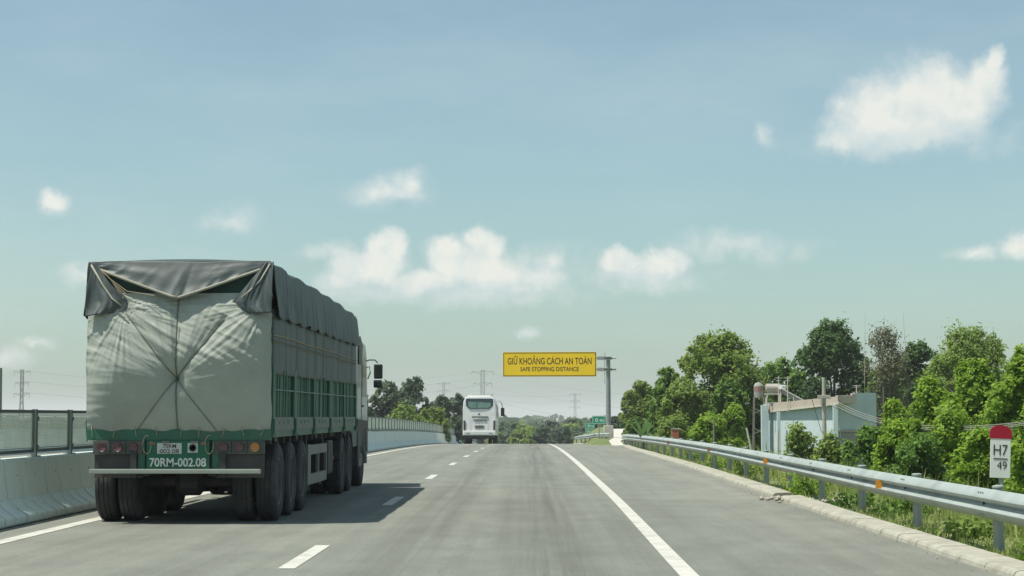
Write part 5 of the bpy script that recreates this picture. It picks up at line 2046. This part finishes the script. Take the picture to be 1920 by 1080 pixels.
# utility pole and its drooping service cables
UD = 80.0
u0 = P(1543, 708, UD)
ug = ground(u0.x, UD)
up_ = tag(empty('utility_pole', (u0.x, UD, ug)), 'weathered concrete utility pole in front of the blue house', 'pole')
MB().lathe([(-.3, .125), (u0.z - ug, .075)], 'z', 14).build('shaft', POLEC, up_, smooth=True, auto=40)
MB().cbox(-.28, .28, -.10, .0, P(0, 748, UD).z - ug, P(0, 741, UD).z - ug, .02).build('cross_arm', POLEC, up_)
MB().cbox(-.16, -.05, -.18, -.08, P(0, 760, UD).z - ug, P(0, 745, UD).z - ug, .02).build('meter_box', BLOCK, up_)
CB = 'service cables drooping from the utility pole'
for k in range(4):
    a = Vector((u0.x + .12, UD - .1, P(0, 742 + 5 * k, UD).z))
    b_ = P(1640, 800 + 3 * k, 63)
    c_ = P(1765, 818 + 3.5 * k, 41.5)
    d_ = P(1990, 780 + 3 * k, 33)
    pts = []
    for i in range(41):
        t = i / 40
        q = ((1 - t) ** 3 * a + 3 * t * (1 - t) ** 2 * (b_ * 1.0) + 3 * t * t * (1 - t) * c_ + t ** 3 * d_)
        pts.append(q)
    o = MB().tube([p - pts[20] for p in pts], .0095, 5).build('service_cable', CHASSIS if k == 3 else BLOCK)
    o.location = pts[20]
    tag(o, ('top', 'second', 'third', 'lowest dark')[k] + ' of the cables drooping from the utility pole past the hedge', 'cable', CB)
sy = tag(MB().cyl((0, 0, 0), (.42, .0, -1.5), .012, n=5).build('stay_wire', CHASSIS), 'dark stay wire slanting left of the utility pole', 'wire')
sy.location = (u0.x - .55, UD - .05, P(0, 745, UD).z)

# reddish brick pier and pale sticks behind the rail
p = P(1265, 825, 78)
br = tag(empty('brick_pier', (p.x, 78, ground(p.x, 78))), 'small reddish brick pier with pale foot behind the guardrail', 'pier')
top = P(0, 805, 78).z - ground(p.x, 78)
MB().cbox(-.15, .15, -.15, .15, top - .5, top, .01).build('brick_top', BRICKR, br)
MB().cbox(-.18, .18, -.18, .18, 0, top - .501, .02).build('pale_foot', PALEC, br)
MB().box(-.17, .17, -.17, .17, top + .001, top + .04).build('cap_stone', TRIM, br)
for k, (px, pyt, d, ln, lb) in enumerate(((1398, 802, 66, -.14, 'pale leaning stick against the dark hollow by the house'), (1457, 806, 64, .02, 'thin pale upright stake in front of the blue wall'),
                                          (1337, 783, 80, .0, 'grey wooden stake among the tall grass below the largest tree'))):
    t = P(px, pyt, d)
    zg = ground(t.x, d)
    o = MB().cyl((ln * -3, 0, -.2), (0, 0, t.z - zg), .045, .035, n=7).build('stake', PALEC if k < 2 else BARKG)
    o.location = (t.x, d, zg)
    tag(o, lb, 'stake')

# ------------------------------------------------------------------ pylons and lines
def pylon(px, pyt, d, half, label, H=42.0, arms=3, rz=0.0):
    t = P(px, pyt, d)
    zb = t.z - H
    o = tag(empty('pylon', (t.x, d, zb), rz), label, 'pylon', 'high-voltage pylons on the horizon')
    w0, w1 = half * .62, half * .16
    r = .13
    m1 = MB()
    nseg = 12
    hz = [H * (1 - (1 - i / nseg) ** 1.15) for i in range(nseg + 1)]
    ww = [w0 + (w1 - w0) * min(1, (z / H) / .62) ** .85 for z in hz]
    cs = ((-1, -1), (1, -1), (1, 1), (-1, 1))
    for i in range(nseg):
        for k, (sx, sy) in enumerate(cs):
            a = Vector((sx * ww[i], sy * ww[i], hz[i]))
            b_ = Vector((sx * ww[i + 1], sy * ww[i + 1], hz[i + 1]))
            m1.cyl(a, b_, r, n=4, cap=False)
            s2 = cs[(k + 1) % 4]
            c_ = Vector((s2[0] * ww[i + 1], s2[1] * ww[i + 1], hz[i + 1]))
            a2 = Vector((s2[0] * ww[i], s2[1] * ww[i], hz[i]))
            m1.cyl(a, c_, r * .6, n=3, cap=False)
            m1.cyl(a2, b_, r * .6, n=3, cap=False)
            m1.cyl(b_, c_, r * .6, n=3, cap=False)
    m1.build('lattice_tower', LATT, o)
    for k in range(arms):
        z = H * (.985 - .135 * k)
        L_ = half * (1.0 if k == 0 else .85 if k % 2 else .95)
        for s in (-1, 1):
            am = MB()
            am.cyl((0, -w1, z), (s * L_, 0, z), r * .8, n=4).cyl((0, w1, z), (s * L_, 0, z), r * .8, n=4).cyl((s * w1, 0, z - H * .035), (s * L_, 0, z), r * .7, n=4)
            for q in (.3, .6):
                am.cyl((s * L_ * q, 0, z), (s * L_ * (q + .15), 0, z - H * .035 * (1 - q) * .8), r * .5, n=3)
            am.cyl((s * L_, 0, z), (s * L_, 0, z - 2.0), r * .7, n=4)
            am.build('cross_arm', LATT, o)
    return o


pylon(905, 694, 950, 5.6, 'tall lattice pylon rising directly behind the bus', 44, 3)
pylon(832, 717, 1350, 4.8, 'smaller lattice pylon above the trees left of the bus', 40, 3)
pylon(1078, 738, 1500, 4.6, 'faint lattice pylon below the yellow sign, near the green signs', 38, 3)
pylon(40, 693, 800, 3.5, 'dark lattice pylon above the fence at the far left', 36, 3)
p = P(-1, 690, 120)
lp_ = tag(empty('lamp_post', (p.x, 120, zr(120))), 'plain dark post cut off by the left picture edge', 'post')
MB().lathe([(-.2, .17), (p.z - zr(120), .12)], 'z', 14).build('shaft', FENCE, lp_, smooth=True, auto=40)
MB().lathe([(-.02, .24), (.04, .24)], 'z', 14).build('base_plate', FENCE, lp_)
WN = 'faint high-voltage lines across the sky'
for k, (xa, ya, da, xb, yb, db, lb) in enumerate((
        (905, 697, 950, 1700, 726, 700, 'uppermost faint power line right of the tall pylon'),
        (905, 722, 950, 1700, 752, 700, 'second faint power line right of the tall pylon'),
        (905, 745, 950, 1500, 778, 700, 'lowest faint power line right of the tall pylon'),
        (832, 719, 1350, 1078, 740, 1500, 'faint power line between the two smallest pylons'),
        (832, 730, 1350, 1078, 752, 1500, 'lower faint power line between the two smallest pylons'),
        (40, 695, 800, 905, 697, 950, 'upper faint power line crossing behind the truck'),
        (40, 735, 800, 905, 722, 950, 'lower faint power line crossing behind the truck'),
        (40, 714, 800, 905, 709, 950, 'middle faint power line crossing behind the truck'))):
    a, b_ = P(xa, ya, da), P(xb, yb, db)
    pts = []
    for i in range(33):
        t = i / 32
        q = a.lerp(b_, t)
        q.z -= 4 * t * (1 - t) * (b_ - a).length * .028
        pts.append(q)
    o = MB().tube([q - a for q in pts], .045, 4).build('power_line', LATT)
    o.location = a
    tag(o, lb, 'power line', WN)

# ------------------------------------------------------------------ haze: one closed box of even pale air
hm_ = bpy.data.materials.new('haze_air')
hm_.use_nodes = True
nt = hm_.node_tree
nt.nodes.clear()
vo = nt.nodes.new('ShaderNodeVolumePrincipled')
vo.inputs['Color'].default_value = (.93, .91, 1.0, 1)
vo.inputs['Density'].default_value = HAZE_DENSITY
vo.inputs['Anisotropy'].default_value = .2
mo = nt.nodes.new('ShaderNodeOutputMaterial')
nt.links.new(vo.outputs[0], mo.inputs['Volume'])
tag(MB().box(-9500, 9500, -400, 14500, -13.0, 48.0).build('haze', hm_), 'thin pale haze lying over the whole landscape', 'haze', kind='stuff')
